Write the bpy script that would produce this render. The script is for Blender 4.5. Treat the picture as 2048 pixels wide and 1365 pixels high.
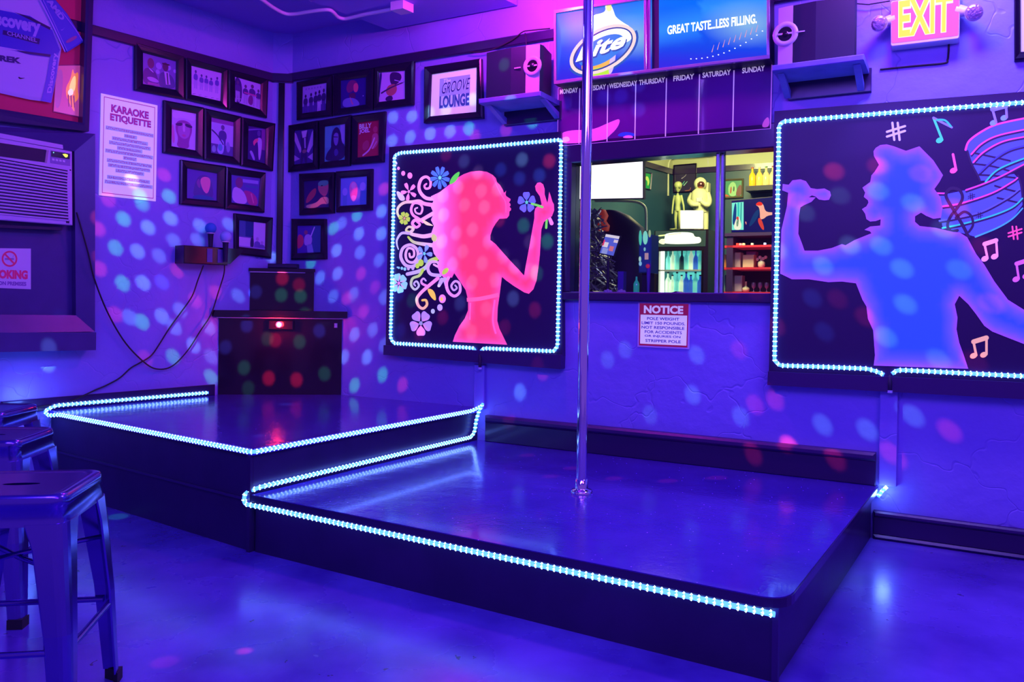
import bpy, bmesh, math, random
from mathutils import Vector as V, Matrix, geometry
random.seed(7)
for o in list(bpy.data.objects): bpy.data.objects.remove(o)
SC = bpy.context.scene
COL = SC.collection
PI = math.pi

# ------------------------------------------------------------------ camera
F, CX, CY, TH, EYE = 1600.0, 1024.0, 600.0, 0.0145, 1.1      # focal length, principal point (2048x1365 frame), roll, eye height
cam = bpy.data.cameras.new('camera'); co = bpy.data.objects.new('camera', cam); COL.objects.link(co)
co.location = (0, 0, EYE)
co.rotation_euler = (Matrix.Rotation(PI/2, 4, 'X') @ Matrix.Rotation(TH, 4, 'Z')).to_euler()
cam.sensor_width = 36; cam.lens = F/2048*36; cam.shift_y = -(682.5-CY)/2048
cam.clip_start = .05; cam.clip_end = 60
SC.camera = co
SC.view_settings.view_transform = 'Standard'; SC.view_settings.look = 'None'
SC.view_settings.gamma = 1; SC.view_settings.exposure = 0; SC.view_settings.use_curve_mapping = False
SC.cycles.use_denoising = True
SC.cycles.max_bounces = 5; SC.cycles.adaptive_threshold = .02; SC.cycles.sample_clamp_indirect = 4; SC.cycles.sample_clamp_direct = 0
SC.cycles.caustics_reflective = False; SC.cycles.caustics_refractive = False

# ------------------------------------------------------------------ world and main lights
W = bpy.data.worlds.new('world'); SC.world = W; W.use_nodes = True
bg = W.node_tree.nodes['Background']; bg.inputs[0].default_value = (.25, .085, 1, 1); bg.inputs[1].default_value = .58

def light(kind, name, loc, energy, color, target=None, size=.1, size_y=None, spot=None, blend=.3):
    l = bpy.data.lights.new(name, kind); l.energy = energy; l.color = color
    o = bpy.data.objects.new(name, l); COL.objects.link(o); o.location = loc
    if kind == 'AREA':
        l.shape = 'RECTANGLE'; l.size = size; l.size_y = size_y or size
    else:
        l.shadow_soft_size = size
    if spot: l.spot_size = spot; l.spot_blend = blend
    if target is not None:
        o.rotation_euler = (V(target)-V(loc)).to_track_quat('-Z', 'Y').to_euler()
    return o
light('AREA', 'blue_ceiling_wash', (-.5, .9, 2.86), 120, (.20, .085, 1), (-1.2, 4.6, 1.0), 2.0, .9)
light('AREA', 'violet_ceiling_wash', (1.7, .9, 2.86), 44, (.36, .05, 1), (1.4, 3.8, 1.2), 1.4, .8)
light('AREA', 'blue_stage_fill', (-1.15, 4.15, 2.86), 42, (.22, .2, 1), (-1.0, 3.6, 0), .26, .26)  # unseen light added for a bright patch on the floor, no fixture
light('AREA', 'white_blue_side_fill', (1.72, 3.2, 2.86), 30, (.26, .24, 1), (1.6, 2.6, 0), .32, .32)  # second added light for the floor patch at right, no fixture
light('POINT', 'magenta_bar_lamp', (-.02, 4.14, 2.80), 40, (1, .04, .8), None, .08)
light('POINT', 'magenta_side_lamp', (1.5, 3.25, 2.86), 14, (.9, .05, 1), None, .08)

# ------------------------------------------------------------------ room coordinates
c_, s_ = math.cos(TH), math.sin(TH)
EYEV = V((0, 0, EYE))
def ray(px, py):
    dx, dy = px-CX, py-CY
    return V(((dx*c_+dy*s_)/F, 1, -(-dx*s_+dy*c_)/F))
def atz(px, py, z):
    r = ray(px, py); return EYEV+r*((z-EYE)/r.z)
class Wall:                                   # a vertical wall: s along it, n out into the room, z up
    def __init__(self, origin, d, n): self.o = V(origin); self.d = V(d).normalized(); self.n = V(n).normalized()
    def p(self, s, n, z): return self.o+self.d*s+self.n*n+V((0, 0, z))
    def at(self, px, py, n=0.0):
        r = ray(px, py); q = self.o+self.n*n; t = (q-EYEV).dot(self.n)/r.dot(self.n); return EYEV+r*t
    def sz(self, px, py, n=0.0):
        q = self.at(px, py, n)-self.o; return q.dot(self.d), q.z
    def shifted(self, dn): return Wall(self.o+self.n*dn, self.d, self.n)
K0 = V((-1.645, 5.661, 0))                     # the room corner
BW = Wall(K0, (.874, -.486, 0), (-.486, -.874, 0))
LW = Wall(K0, (-.623, -.782, 0), (.782, -.623, 0))   # s grows towards the camera
H1, H2, CEIL = .25, .445, 2.946

# ------------------------------------------------------------------ materials
def lin(r, g, b):
    f = lambda c: (c/255/12.92) if c/255 <= .04045 else ((c/255+.055)/1.055)**2.4
    return (f(r), f(g), f(b))
MATS = {}
def mat(name, base=(.5, .5, .5), rough=.5, metal=0, em=None, es=0, coat=0, noise=None, bump=None, spec=.5, alpha=1):
    if name in MATS: return MATS[name]
    m = bpy.data.materials.new(name); m.use_nodes = True; nt = m.node_tree; b = nt.nodes['Principled BSDF']
    b.inputs['Base Color'].default_value = (*base, 1); b.inputs['Roughness'].default_value = rough
    b.inputs['Metallic'].default_value = metal; b.inputs['Coat Weight'].default_value = coat
    b.inputs['Coat Roughness'].default_value = .08; b.inputs['Specular IOR Level'].default_value = spec
    if em: b.inputs['Emission Color'].default_value = (*em, 1); b.inputs['Emission Strength'].default_value = es
    tc = nt.nodes.new('ShaderNodeTexCoord')
    if noise:                                  # (scale, second colour, contrast)
        n = nt.nodes.new('ShaderNodeTexNoise'); n.inputs['Scale'].default_value = noise[0]; n.inputs['Detail'].default_value = 6
        r = nt.nodes.new('ShaderNodeValToRGB'); r.color_ramp.elements[0].position = .5-noise[2]; r.color_ramp.elements[1].position = .5+noise[2]
        r.color_ramp.elements[0].color = (*base, 1); r.color_ramp.elements[1].color = (*noise[1], 1)
        nt.links.new(tc.outputs['Object'], n.inputs['Vector']); nt.links.new(n.outputs['Fac'], r.inputs[0]); nt.links.new(r.outputs[0], b.inputs['Base Color'])
    if bump:                                   # (scale, strength, distance)
        n = nt.nodes.new('ShaderNodeTexNoise'); n.inputs['Scale'].default_value = bump[0]; n.inputs['Detail'].default_value = 8
        u = nt.nodes.new('ShaderNodeBump'); u.inputs['Strength'].default_value = bump[1]; u.inputs['Distance'].default_value = bump[2]
        nt.links.new(tc.outputs['Object'], n.inputs['Vector']); nt.links.new(n.outputs['Fac'], u.inputs['Height']); nt.links.new(u.outputs[0], b.inputs['Normal'])
    MATS[name] = m; return m
def printed(name, em=0.0, rough=.35, coat=0.0, diffuse=1.0):   # flat print: colour from the mesh attribute
    if name in MATS: return MATS[name]
    m = mat(name, rough=rough, coat=coat); nt = m.node_tree; b = nt.nodes['Principled BSDF']
    a = nt.nodes.new('ShaderNodeAttribute'); a.attribute_name = 'Col'
    nt.links.new(a.outputs['Color'], b.inputs['Base Color'])
    if diffuse < 1:
        x = nt.nodes.new('ShaderNodeMixRGB'); x.blend_type = 'MULTIPLY'; x.inputs[0].default_value = 1; x.inputs[2].default_value = (diffuse,)*3+(1,)
        if name == 'fluorescent_paint': x.blend_type = 'MIX'; x.inputs[0].default_value = .035; x.inputs[2].default_value = (1, .9, 1, 1)
        if name == 'fluorescent_paint': diffuse = 1
        
        nt.links.new(a.outputs['Color'], x.inputs[1]); nt.links.new(x.outputs[0], b.inputs['Base Color'])
    if em:
        nt.links.new(a.outputs['Color'], b.inputs['Emission Color']); b.inputs['Emission Strength'].default_value = em
    return m

def plaster(name, base, base2):                # painted plaster: soft blotches, fine relief and thin cracks
    m = mat(name, base, .42, noise=(1.7, base2, .22)); nt = m.node_tree; b = nt.nodes['Principled BSDF']
    tc = nt.nodes.new('ShaderNodeTexCoord')
    n = nt.nodes.new('ShaderNodeTexNoise'); n.inputs['Scale'].default_value = 14; n.inputs['Detail'].default_value = 8
    w = nt.nodes.new('ShaderNodeTexNoise'); w.inputs['Scale'].default_value = 5
    ad = nt.nodes.new('ShaderNodeVectorMath'); ad.operation = 'MULTIPLY_ADD'; ad.inputs[1].default_value = (.35, .35, .35)
    nt.links.new(tc.outputs['Object'], w.inputs['Vector']); nt.links.new(w.outputs['Color'], ad.inputs[0]); nt.links.new(tc.outputs['Object'], ad.inputs[2])
    vo = nt.nodes.new('ShaderNodeTexVoronoi'); vo.feature = 'DISTANCE_TO_EDGE'; vo.inputs['Scale'].default_value = 2.2
    nt.links.new(ad.outputs[0], vo.inputs['Vector'])
    mr = nt.nodes.new('ShaderNodeMapRange'); mr.inputs[1].default_value = 0; mr.inputs[2].default_value = .012; mr.inputs[3].default_value = -.5; mr.inputs[4].default_value = 0
    nt.links.new(vo.outputs['Distance'], mr.inputs[0])
    sm = nt.nodes.new('ShaderNodeMath'); sm.operation = 'ADD'
    nt.links.new(tc.outputs['Object'], n.inputs['Vector']); nt.links.new(n.outputs['Fac'], sm.inputs[0]); nt.links.new(mr.outputs[0], sm.inputs[1])
    u = nt.nodes.new('ShaderNodeBump'); u.inputs['Strength'].default_value = .35; u.inputs['Distance'].default_value = .012
    nt.links.new(sm.outputs[0], u.inputs['Height']); nt.links.new(u.outputs[0], b.inputs['Normal'])
    return m
M_wall = plaster('wall_paint', (.24, .25, .70), (.31, .31, .76))
M_ceil = mat('ceiling_paint', (.27, .24, .74), .6, bump=(8, .15, .01))
M_trim = mat('dark_trim', (.022, .008, .06), .28, coat=.3, bump=(30, .08, .004))
M_wood = mat('dark_wood', (.04, .014, .10), .4, bump=(25, .12, .004))
M_ply = mat('grey_painted_ply', (.14, .14, .50), .55, noise=(9, (.22, .22, .62), .2), bump=(40, .2, .004))
M_black = mat('black_gloss', (.012, .006, .012), .12, coat=.5)
M_matt = mat('black_matt', (.012, .007, .040), .55)
M_frame = mat('black_frame', (.012, .005, .024), .25, coat=.1, spec=.35)
M_lam = mat('black_laminate', (.016, .004, .014), .14, coat=.4)
M_chrome = mat('chrome', (.85, .85, .9), .07, 1)
M_steel = mat('gunmetal', (.16, .11, .50), .2, .9)
M_silver = mat('silver_plastic', (.6, .55, .65), .35)
M_white = mat('white_plastic', (.75, .72, .78), .4)
M_rubber = mat('rubber', (.02, .02, .02), .7)
M_print = printed('print', rough=.3, coat=.15)
M_sign = printed('optical_white_print', em=.42, rough=.4)   # UV-brightened paper and plastic
M_glow = printed('backlit_print', em=1.0, diffuse=.04); M_glow.node_tree.nodes['Principled BSDF'].inputs['Specular IOR Level'].default_value = .12
M_paint = printed('fluorescent_paint', em=.72, rough=.55, diffuse=.30)
M_tube = mat('led_tube', (.1, .2, .9), .25, em=(.032, .13, 1), es=5.5)
M_led = mat('led_chip', (.5, 1, .9), .3, em=(.62, 1, .86), es=3.0)
M_tv = mat('lit_screen', (.1, .1, .1), .2, em=(1, .93, 1), es=1.5)

# ------------------------------------------------------------------ builders
def rootloc(o):
    return V(o.location) if o is not None else V((0, 0, 0))
class MB:
    def __init__(self): self.v = []; self.f = []; self.c = []; self.sm = []
    def poly(self, pts, col=None, smooth=False):
        i = len(self.v); self.v += [V(p) for p in pts]; self.f.append(list(range(i, i+len(pts)))); self.c.append(col); self.sm.append(smooth); return self
    def mesh(self, vs, fs, col=None, smooth=False):
        i = len(self.v); self.v += [V(p) for p in vs]
        for f in fs: self.f.append([i+k for k in f]); self.c.append(col); self.sm.append(smooth)
        return self
    def prism(self, a, b, col=None, smooth=False):      # two matching loops
        n = len(a); self.mesh(list(a)+list(b), [list(range(n))[::-1], list(range(n, 2*n))]+[[i, (i+1) % n, n+(i+1) % n, n+i] for i in range(n)], col, smooth); return self
    def box(self, w, s0, s1, n0, n1, z0, z1, bev=0, col=None):   # box in wall coordinates
        if bev <= 0:
            a = [w.p(s0, n0, z0), w.p(s1, n0, z0), w.p(s1, n0, z1), w.p(s0, n0, z1)]
            b = [w.p(s0, n1, z0), w.p(s1, n1, z0), w.p(s1, n1, z1), w.p(s0, n1, z1)]
            return self.prism(a, b, col)
        e = bev
        L = [[w.p(s0, n0, z0), w.p(s1, n0, z0), w.p(s1, n0, z1), w.p(s0, n0, z1)],
             [w.p(s0, n1-e, z0), w.p(s1, n1-e, z0), w.p(s1, n1-e, z1), w.p(s0, n1-e, z1)],
             [w.p(s0+e*(1 if s1 > s0 else -1), n1, z0+e), w.p(s1-e*(1 if s1 > s0 else -1), n1, z0+e), w.p(s1-e*(1 if s1 > s0 else -1), n1, z1-e), w.p(s0+e*(1 if s1 > s0 else -1), n1, z1-e)]]
        return self.loft(L, col=col)
    def loft(self, loops, cap=True, closed=True, col=None, smooth=False):
        n = len(loops[0]); vs = [p for l in loops for p in l]; fs = []
        for k in range(len(loops)-1):
            for i in range(n if closed else n-1):
                fs.append([k*n+i, k*n+(i+1) % n, (k+1)*n+(i+1) % n, (k+1)*n+i])
        self.mesh(vs, fs, col, smooth)
        if cap: self.poly(loops[0][::-1], col); self.poly(loops[-1], col)
        return self
    def tube(self, path, r, n=8, col=None, cap=True, smooth=True):
        rs = r if isinstance(r, (list, tuple)) else [r]*len(path); loops = []; prev = None
        for i, p in enumerate(path):
            a = path[max(i-1, 0)]; b = path[min(i+1, len(path)-1)]; t = (V(b)-V(a)).normalized()
            if prev is None: u = t.orthogonal().normalized()
            else:
                u = prev-t*prev.dot(t); u = u.normalized() if u.length > 1e-6 else t.orthogonal().normalized()
            prev = u; w = t.cross(u)
            loops.append([V(p)+(u*math.cos(2*PI*k/n)+w*math.sin(2*PI*k/n))*rs[i] for k in range(n)])
        return self.loft(loops, cap, True, col, smooth)
    def lathe(self, c, prof, n=20, axis=V((0, 0, 1)), col=None, smooth=True, cap=True):   # prof: (r, h)
        axis = axis.normalized(); u = axis.orthogonal().normalized(); w = axis.cross(u); c = V(c)
        return self.loft([[c+axis*h+(u*math.cos(2*PI*k/n)+w*math.sin(2*PI*k/n))*max(r, 1e-5) for k in range(n)] for r, h in prof], cap, True, col, smooth)
    def ball(self, c, r, n=12, m=8, col=None):
        r = V((r, r, r)) if not isinstance(r, (tuple, V)) else V(r); c = V(c)
        return self.loft([[c+V((r.x*math.sin(PI*(j+.02)/(m+.04))*math.cos(2*PI*k/n), r.y*math.sin(PI*(j+.02)/(m+.04))*math.sin(2*PI*k/n), -r.z*math.cos(PI*(j+.02)/(m+.04)))) for k in range(n)] for j in range(m+1)], True, True, col, True)
    def build(self, name, m, parent=None, smooth=None):
        off = V((0, 0, 0)); q = parent
        while q is not None: off += V(q.location); q = q.parent
        me = bpy.data.meshes.new(name)
        own = V((0, 0, 0))
        if parent is None and self.v:
            own = V((sum(p.x for p in self.v)/len(self.v), sum(p.y for p in self.v)/len(self.v), min(p.z for p in self.v)))
        me.from_pydata([tuple(p-off-own) for p in self.v], [], self.f); me.update()
        for i, p in enumerate(me.polygons): p.use_smooth = self.sm[i] if smooth is None else smooth
        if any(c is not None for c in self.c):
            at = me.color_attributes.new('Col', 'FLOAT_COLOR', 'CORNER'); k = 0
            for i, f in enumerate(self.f):
                c = self.c[i]
                for j in range(len(f)):
                    cc = c[j] if isinstance(c, list) else (c or (1, 1, 1)); at.data[k].color = (*cc, 1); k += 1
        if m is not None: me.materials.append(m)
        bm = bmesh.new(); bm.from_mesh(me)
        if not any(c is not None for c in self.c): bmesh.ops.recalc_face_normals(bm, faces=bm.faces)
        bm.to_mesh(me); bm.free()
        o = bpy.data.objects.new(name, me); COL.objects.link(o)
        if parent is not None: o.parent = parent
        else: o.location = own
        return o
def tag(o, label, cat, group=None, kind=None):
    o['label'] = label; o['category'] = cat
    if group: o['group'] = group
    if kind: o['kind'] = kind
    return o
def thing(name, label, cat, loc, group=None):
    o = bpy.data.objects.new(name, None); COL.objects.link(o); o.location = loc; o.empty_display_size = .05
    return tag(o, label, cat, group)
def struct(o): o['kind'] = 'structure'; return o
def catmull(pts, k=6, closed=False):
    P = [V(p) for p in pts]; n = len(P); out = []
    for i in range(n if closed else n-1):
        g = (lambda j: P[j % n]) if closed else (lambda j: P[min(max(j, 0), n-1)])
        a, b, c, d = g(i-1), g(i), g(i+1), g(i+2)
        for q in range(k):
            t = q/k; out.append(.5*((2*b)+(c-a)*t+(2*a-5*b+4*c-d)*t*t+(3*b-a-3*c+d)*t**3))
    if not closed: out.append(P[-1])
    return out
def chaikin(p, it=2):
    for _ in range(it):
        q = []
        for i in range(len(p)):
            a, b = p[i], p[(i+1) % len(p)]
            q += [(a[0]*.75+b[0]*.25, a[1]*.75+b[1]*.25), (a[0]*.25+b[0]*.75, a[1]*.25+b[1]*.75)]
        p = q
    return p
def ribbon(pts, w0, w1=None, k=6):              # 2-D stroke with taper and round ends -> outline polygon strips
    w1 = w0 if w1 is None else w1
    c = catmull([(x, y, 0) for x, y in pts], k) if len(pts) > 2 else [V((*p, 0)) for p in pts]
    L, R = [], []
    for i, p in enumerate(c):
        t = (c[min(i+1, len(c)-1)]-c[max(i-1, 0)]).normalized(); nrm = V((-t.y, t.x, 0)); w = (w0+(w1-w0)*i/(len(c)-1))/2
        L.append(p+nrm*w); R.append(p-nrm*w)
    return [[(L[i].x, L[i].y), (L[i+1].x, L[i+1].y), (R[i+1].x, R[i+1].y), (R[i].x, R[i].y)] for i in range(len(c)-1)], c
def circ(x, y, rx, ry=None, n=14, a=0):
    ry = ry or rx; ca, sa = math.cos(a), math.sin(a)
    return [(x+rx*math.cos(2*PI*i/n)*ca-ry*math.sin(2*PI*i/n)*sa, y+rx*math.cos(2*PI*i/n)*sa+ry*math.sin(2*PI*i/n)*ca) for i in range(n)]
_TX = {}
def text2d(body, bold=0.0):
    if (body, bold) in _TX: return _TX[(body, bold)]
    cu = bpy.data.curves.new('t', 'FONT'); cu.body = body; cu.offset = bold; cu.resolution_u = 3; cu.align_x = 'CENTER'; cu.space_line = .85
    o = bpy.data.objects.new('t', cu); COL.objects.link(o); bpy.context.view_layer.update()
    me = o.evaluated_get(bpy.context.evaluated_depsgraph_get()).to_mesh()
    vs = [(p.co.x, p.co.y) for p in me.vertices]; fs = [list(p.vertices) for p in me.polygons]
    bpy.data.objects.remove(o); bpy.data.curves.remove(cu)
    x0, x1 = min(p[0] for p in vs), max(p[0] for p in vs); y0, y1 = min(p[1] for p in vs), max(p[1] for p in vs)
    r = ([((x-x0)/(x1-x0), 1-(y-y0)/(y1-y0)) for x, y in vs], fs); _TX[(body, bold)] = r; return r
class Art(MB):                                  # flat print on a mapped surface; f(u, v, lift) -> point
    def __init__(self, f, lift=.0006): super().__init__(); self.m = f; self.l = lift; self.step = .00025
    def shape(self, pts, col, lay=0): return self.poly([self.m(x, y, self.l+self.step*lay) for x, y in pts], col)
    def rect(self, x0, y0, x1, y1, col, lay=0): return self.shape([(x0, y0), (x1, y0), (x1, y1), (x0, y1)], col, lay)
    def smooth(self, pts, col, lay=0): return self.shape(chaikin(pts), col, lay)
    def stroke(self, pts, w0, w1, col, lay=0, col2=None, caps=True):
        q, c = ribbon(pts, w0, w1)
        for i, p in enumerate(q):
            t = i/max(1, len(q)-1); cc = tuple(col[k]*(1-t)+(col2 or col)[k]*t for k in range(3)); self.shape(p, cc, lay)
        if caps:
            self.shape(circ(c[0].x, c[0].y, w0/2, n=10), col, lay+.2); self.shape(circ(c[-1].x, c[-1].y, (w1 or w0)/2, n=10), col2 or col, lay+.2)
        return self
    def text(self, body, x0, y0, x1, y1, col, lay=1, bold=0.0, shear=0.0, rise=0.0):
        vs, fs = text2d(body, bold)
        return self.mesh([self.m(x0+(x1-x0)*u+shear*(1-v), y0+(y1-y0)*v+rise*u, self.l+self.step*lay) for u, v in vs], fs, col)
    def grad(self, poly, colf, lay=0, grid=.06):      # filled silhouette with colour as a function of position
        xs = [p[0] for p in poly]; ys = [p[1] for p in poly]; n = len(poly); extra = []
        x = min(xs)
        while x < max(xs):
            y = min(ys)
            while y < max(ys):
                if inside(poly, x, y): extra.append((x+grid*.2*random.random(), y+grid*.2*random.random()))
                y += grid
            x += grid
        r = geometry.delaunay_2d_cdt([V(p) for p in poly]+[V(p) for p in extra], [(i, (i+1) % n) for i in range(n)], [], 1, 1e-5)
        vs = r[0]; cols = [colf(p.x, p.y, edge_dist(poly, p.x, p.y)) for p in vs]
        i0 = len(self.v); self.v += [self.m(p.x, p.y, self.l+self.step*lay) for p in vs]
        for f in r[2]: self.f.append([i0+k for k in f]); self.c.append([cols[k] for k in f]); self.sm.append(False)
        return self
def inside(poly, x, y):
    r = False; j = len(poly)-1
    for i in range(len(poly)):
        xi, yi = poly[i]; xj, yj = poly[j]
        if (yi > y) != (yj > y) and x < (xj-xi)*(y-yi)/(yj-yi)+xi: r = not r
        j = i
    return r
def edge_dist(poly, x, y):
    d = 1e9
    for i in range(len(poly)):
        ax, ay = poly[i]; bx, by = poly[(i+1) % len(poly)]; ux, uy = bx-ax, by-ay; L = ux*ux+uy*uy or 1e-9
        t = min(1, max(0, ((x-ax)*ux+(y-ay)*uy)/L)); d = min(d, math.hypot(x-ax-ux*t, y-ay-uy*t))
    return d
def mix(a, b, t): t = min(1, max(0, t)); return tuple(a[i]*(1-t)+b[i]*t for i in range(3))
def qmap(w, corners, n=0.0):                    # four corners TL TR BR BL on a wall plane -> bilinear panel map
    q = [w.at(x, y, n) for x, y in corners]
    return lambda u, v, l=0.0: (q[0]*(1-u)+q[1]*u)*(1-v)+(q[3]*(1-u)+q[2]*u)*v+w.n*l
def pmap(w, n=0.0): return lambda x, y, l=0.0: w.at(x, y, n)+w.n*l
def slab(f, n0, n1, u0=0, v0=0, u1=1, v1=1):
    a = [f(u0, v0, n0), f(u1, v0, n0), f(u1, v1, n0), f(u0, v1, n0)]; b = [f(u0, v0, n1), f(u1, v0, n1), f(u1, v1, n1), f(u0, v1, n1)]
    return a, b
def frame_mb(f, u, v, t, t_in=None, mb=None):    # mitred picture frame around an inner window; u, v are the margins
    mb = mb or MB(); t_in = t*.55 if t_in is None else t_in
    o = [(0, 0), (1, 0), (1, 1), (0, 1)]; i = [(u, v), (1-u, v), (1-u, 1-v), (u, 1-v)]
    m = [(u*.3, v*.3), (1-u*.3, v*.3), (1-u*.3, 1-v*.3), (u*.3, 1-v*.3)]
    for k in range(4):
        a, b = k, (k+1) % 4
        L = lambda p, l: f(p[0], p[1], l)
        mb.poly([L(o[a], .0), L(o[b], .0), L(o[b], t*.85), L(o[a], t*.85)]); mb.poly([L(o[a], t*.85), L(o[b], t*.85), L(m[b], t), L(m[a], t)])
        mb.poly([L(m[a], t), L(m[b], t), L(i[b], t_in), L(i[a], t_in)]); mb.poly([L(i[a], t_in), L(i[b], t_in), L(i[b], .002), L(i[a], .002)])
    return mb
def cen(f): return (f(0, 0)+f(1, 0)+f(0, 1)+f(1, 1))/4
def base(f): p = f(.5, 1); return p

# ================================================================== structure
def wallbox(s): return s
# window opening in wall coordinates
wsL, wz1 = BW.sz(1135, 305); _, wz0 = BW.sz(1135, 584); wsR, _ = BW.sz(1556, 440)
wz0 = .5*(BW.sz(1137, 583)[1]+BW.sz(1543, 588)[1]); wz1 = .5*(BW.sz(1147, 308)[1]+BW.sz(1551, 290)[1])
TH_W = .14
mb = MB()
for a, b, z0, z1 in ((-.02, wsL, -.02, 3.0), (wsR, 5.6, -.02, 3.0), (wsL, wsR, -.02, wz0), (wsL, wsR, wz1, 3.0)):
    mb.box(BW, a, b, -TH_W, 0, z0, z1)
struct(mb.build('wall_back', M_wall))
struct(MB().box(LW, -.14, 5.2, -.14, 0, -.02, 3.0).build('wall_left', M_wall))
def concrete():
    m = mat('sealed_concrete', (.07, .03, .36), .34, coat=.75, noise=(3.2, (.17, .11, .62), .2)); nt = m.node_tree; b = nt.nodes['Principled BSDF']
    tc = nt.nodes.new('ShaderNodeTexCoord')
    sp = nt.nodes.new('ShaderNodeTexVoronoi'); sp.inputs['Scale'].default_value = 7
    wn = nt.nodes.new('ShaderNodeTexNoise'); wn.inputs['Scale'].default_value = 22; wn.inputs['Detail'].default_value = 5
    am = nt.nodes.new('ShaderNodeVectorMath'); am.operation = 'MULTIPLY_ADD'; am.inputs[1].default_value = (.12, .12, .12)
    nt.links.new(tc.outputs['Object'], wn.inputs['Vector']); nt.links.new(wn.outputs['Color'], am.inputs[0]); nt.links.new(tc.outputs['Object'], am.inputs[2]); nt.links.new(am.outputs[0], sp.inputs['Vector'])
    b.inputs['Coat Roughness'].default_value = .2
    r = nt.nodes.new('ShaderNodeValToRGB'); r.color_ramp.elements[0].position = .05; r.color_ramp.elements[0].color = (.15, .12, .18, 1); r.color_ramp.elements[1].position = .065; r.color_ramp.elements[1].color = (1, 1, 1, 1)
    nt.links.new(sp.outputs['Distance'], r.inputs[0])
    old = b.inputs['Base Color'].links[0].from_socket
    x = nt.nodes.new('ShaderNodeMixRGB'); x.blend_type = 'MULTIPLY'; x.inputs[0].default_value = 1
    nt.links.new(old, x.inputs[1]); nt.links.new(r.outputs[0], x.inputs[2]); nt.links.new(x.outputs[0], b.inputs['Base Color'])
    rn = nt.nodes.new('ShaderNodeTexNoise'); rn.inputs['Scale'].default_value = 3; rn.inputs['Detail'].default_value = 6
    rr = nt.nodes.new('ShaderNodeMapRange'); rr.inputs[1].default_value = .3; rr.inputs[2].default_value = .7; rr.inputs[3].default_value = .20; rr.inputs[4].default_value = .36
    nt.links.new(tc.outputs['Object'], rn.inputs['Vector']); nt.links.new(rn.outputs['Fac'], rr.inputs[0]); nt.links.new(rr.outputs[0], b.inputs['Roughness'])
    u = nt.nodes.new('ShaderNodeBump'); u.inputs['Strength'].default_value = .25; u.inputs['Distance'].default_value = .004
    nt.links.new(wn.outputs['Fac'], u.inputs['Height']); nt.links.new(u.outputs[0], b.inputs['Normal'])
    return m
FL = Wall((0, 0, 0), (1, 0, 0), (0, 1, 0))
struct(MB().box(FL, -4.6, 4.2, -.6, 10.2, -.1, 0).build('floor', concrete()))
struct(MB().box(FL, -4.6, 4.2, -.6, 10.2, CEIL, CEIL+.1).build('ceiling', M_ceil))
# dropped ceiling panel
PZ = 2.84
A = atz(776, 59, PZ); R_ = atz(1034, 10.7, PZ); dl = V((-.623, -.782, 0))
q = [A, R_, R_+dl*3.2, A+dl*3.2]
struct(MB().prism(q, [p+V((0, 0, CEIL-PZ)) for p in q]).build('ceiling_panel', M_ceil))
# picture rails
zt = .5*(LW.sz(189, 46.4)[1]+LW.sz(545, 146.5)[1]); zb = .5*(BW.sz(585, 148)[1]+BW.sz(1108, 55)[1])
def rail(name, w, s0, s1, z): return struct(MB().box(w, s0, s1, .0005, .022, z-.06, z, .006).build(name, M_trim))
rail('trim_1', LW, .02, LW.sz(189, 50)[0]+1.2, zt-.01); rail('trim_2', BW, .02, BW.sz(1120, 60)[0], zb-.005)
rail('trim_9', BW, BW.sz(1541, 20)[0], 4.2, zb-.005)
# chamfered corner post with a dark cover strip
a = LW.at(545, 200); b = BW.at(584, 200)
pz = [(a.x, a.y), (b.x, b.y), (K0.x, K0.y)]
mid = V(((a.x+b.x)/2, (a.y+b.y)/2, 0)); dd = (V((b.x-a.x, b.y-a.y, 0))).normalized(); nn = V((dd.y, -dd.x, 0))
if nn.y > 0: nn = -nn
cp = struct(MB().prism([V((x, y, H2)) for x, y in pz], [V((x, y, CEIL)) for x, y in pz]).build('trim_3', M_wall))
CP = Wall(mid, dd, nn)
struct(MB().box(CP, -.024, .018, .0005, .02, 1.29, zt-.075, .004).build('trim_4', M_black))
struct(MB().box(CP, -.075, .075, .0005, .03, zt-.07, zt-.01, .006).build('trim_5', M_trim))
# baseboards
sR = BW.sz(1752, 960)[0]; sS = BW.sz(975, 850)[0]
bb = struct(MB().box(BW, BW.sz(1748, 1000)[0], 5.4, .0005, .022, .022, .105, .003).build('baseboard_back', M_trim))
MB().box(BW, BW.sz(1748, 1000)[0], 5.4, .0005, .03, .105, .132, .008).build('cap_moulding', M_wood, bb)
MB().box(BW, BW.sz(1748, 1000)[0], 5.4, .0005, .034, 0, .022, .01).build('shoe_moulding', M_wood, bb)
bs = struct(MB().box(BW, sS, sR, .0005, .03, H1, .365, .003).build('trim_6', M_trim))
MB().box(BW, sS, sR, .0005, .042, .365, .405, .012).build('cap_moulding', M_wood, bs)
bl = struct(MB().box(LW, .5, 1.75, .0005, .02, H2, .515, .004).build('baseboard_left', M_trim))
# cable raceways on the back wall below the two murals
for nm, x0, x1, y0, y1 in (('trim_7', 948, 967, 730, 819), ('trim_8', 1760, 1793, 772, 975)):
    s0, z1 = BW.sz(x0, y0, .03); s1, z0 = BW.sz(x1, y1, .03)
    struct(MB().box(BW, s0, s1, .0005, .03, z0, z1, .003).build(nm, M_wall))

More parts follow.
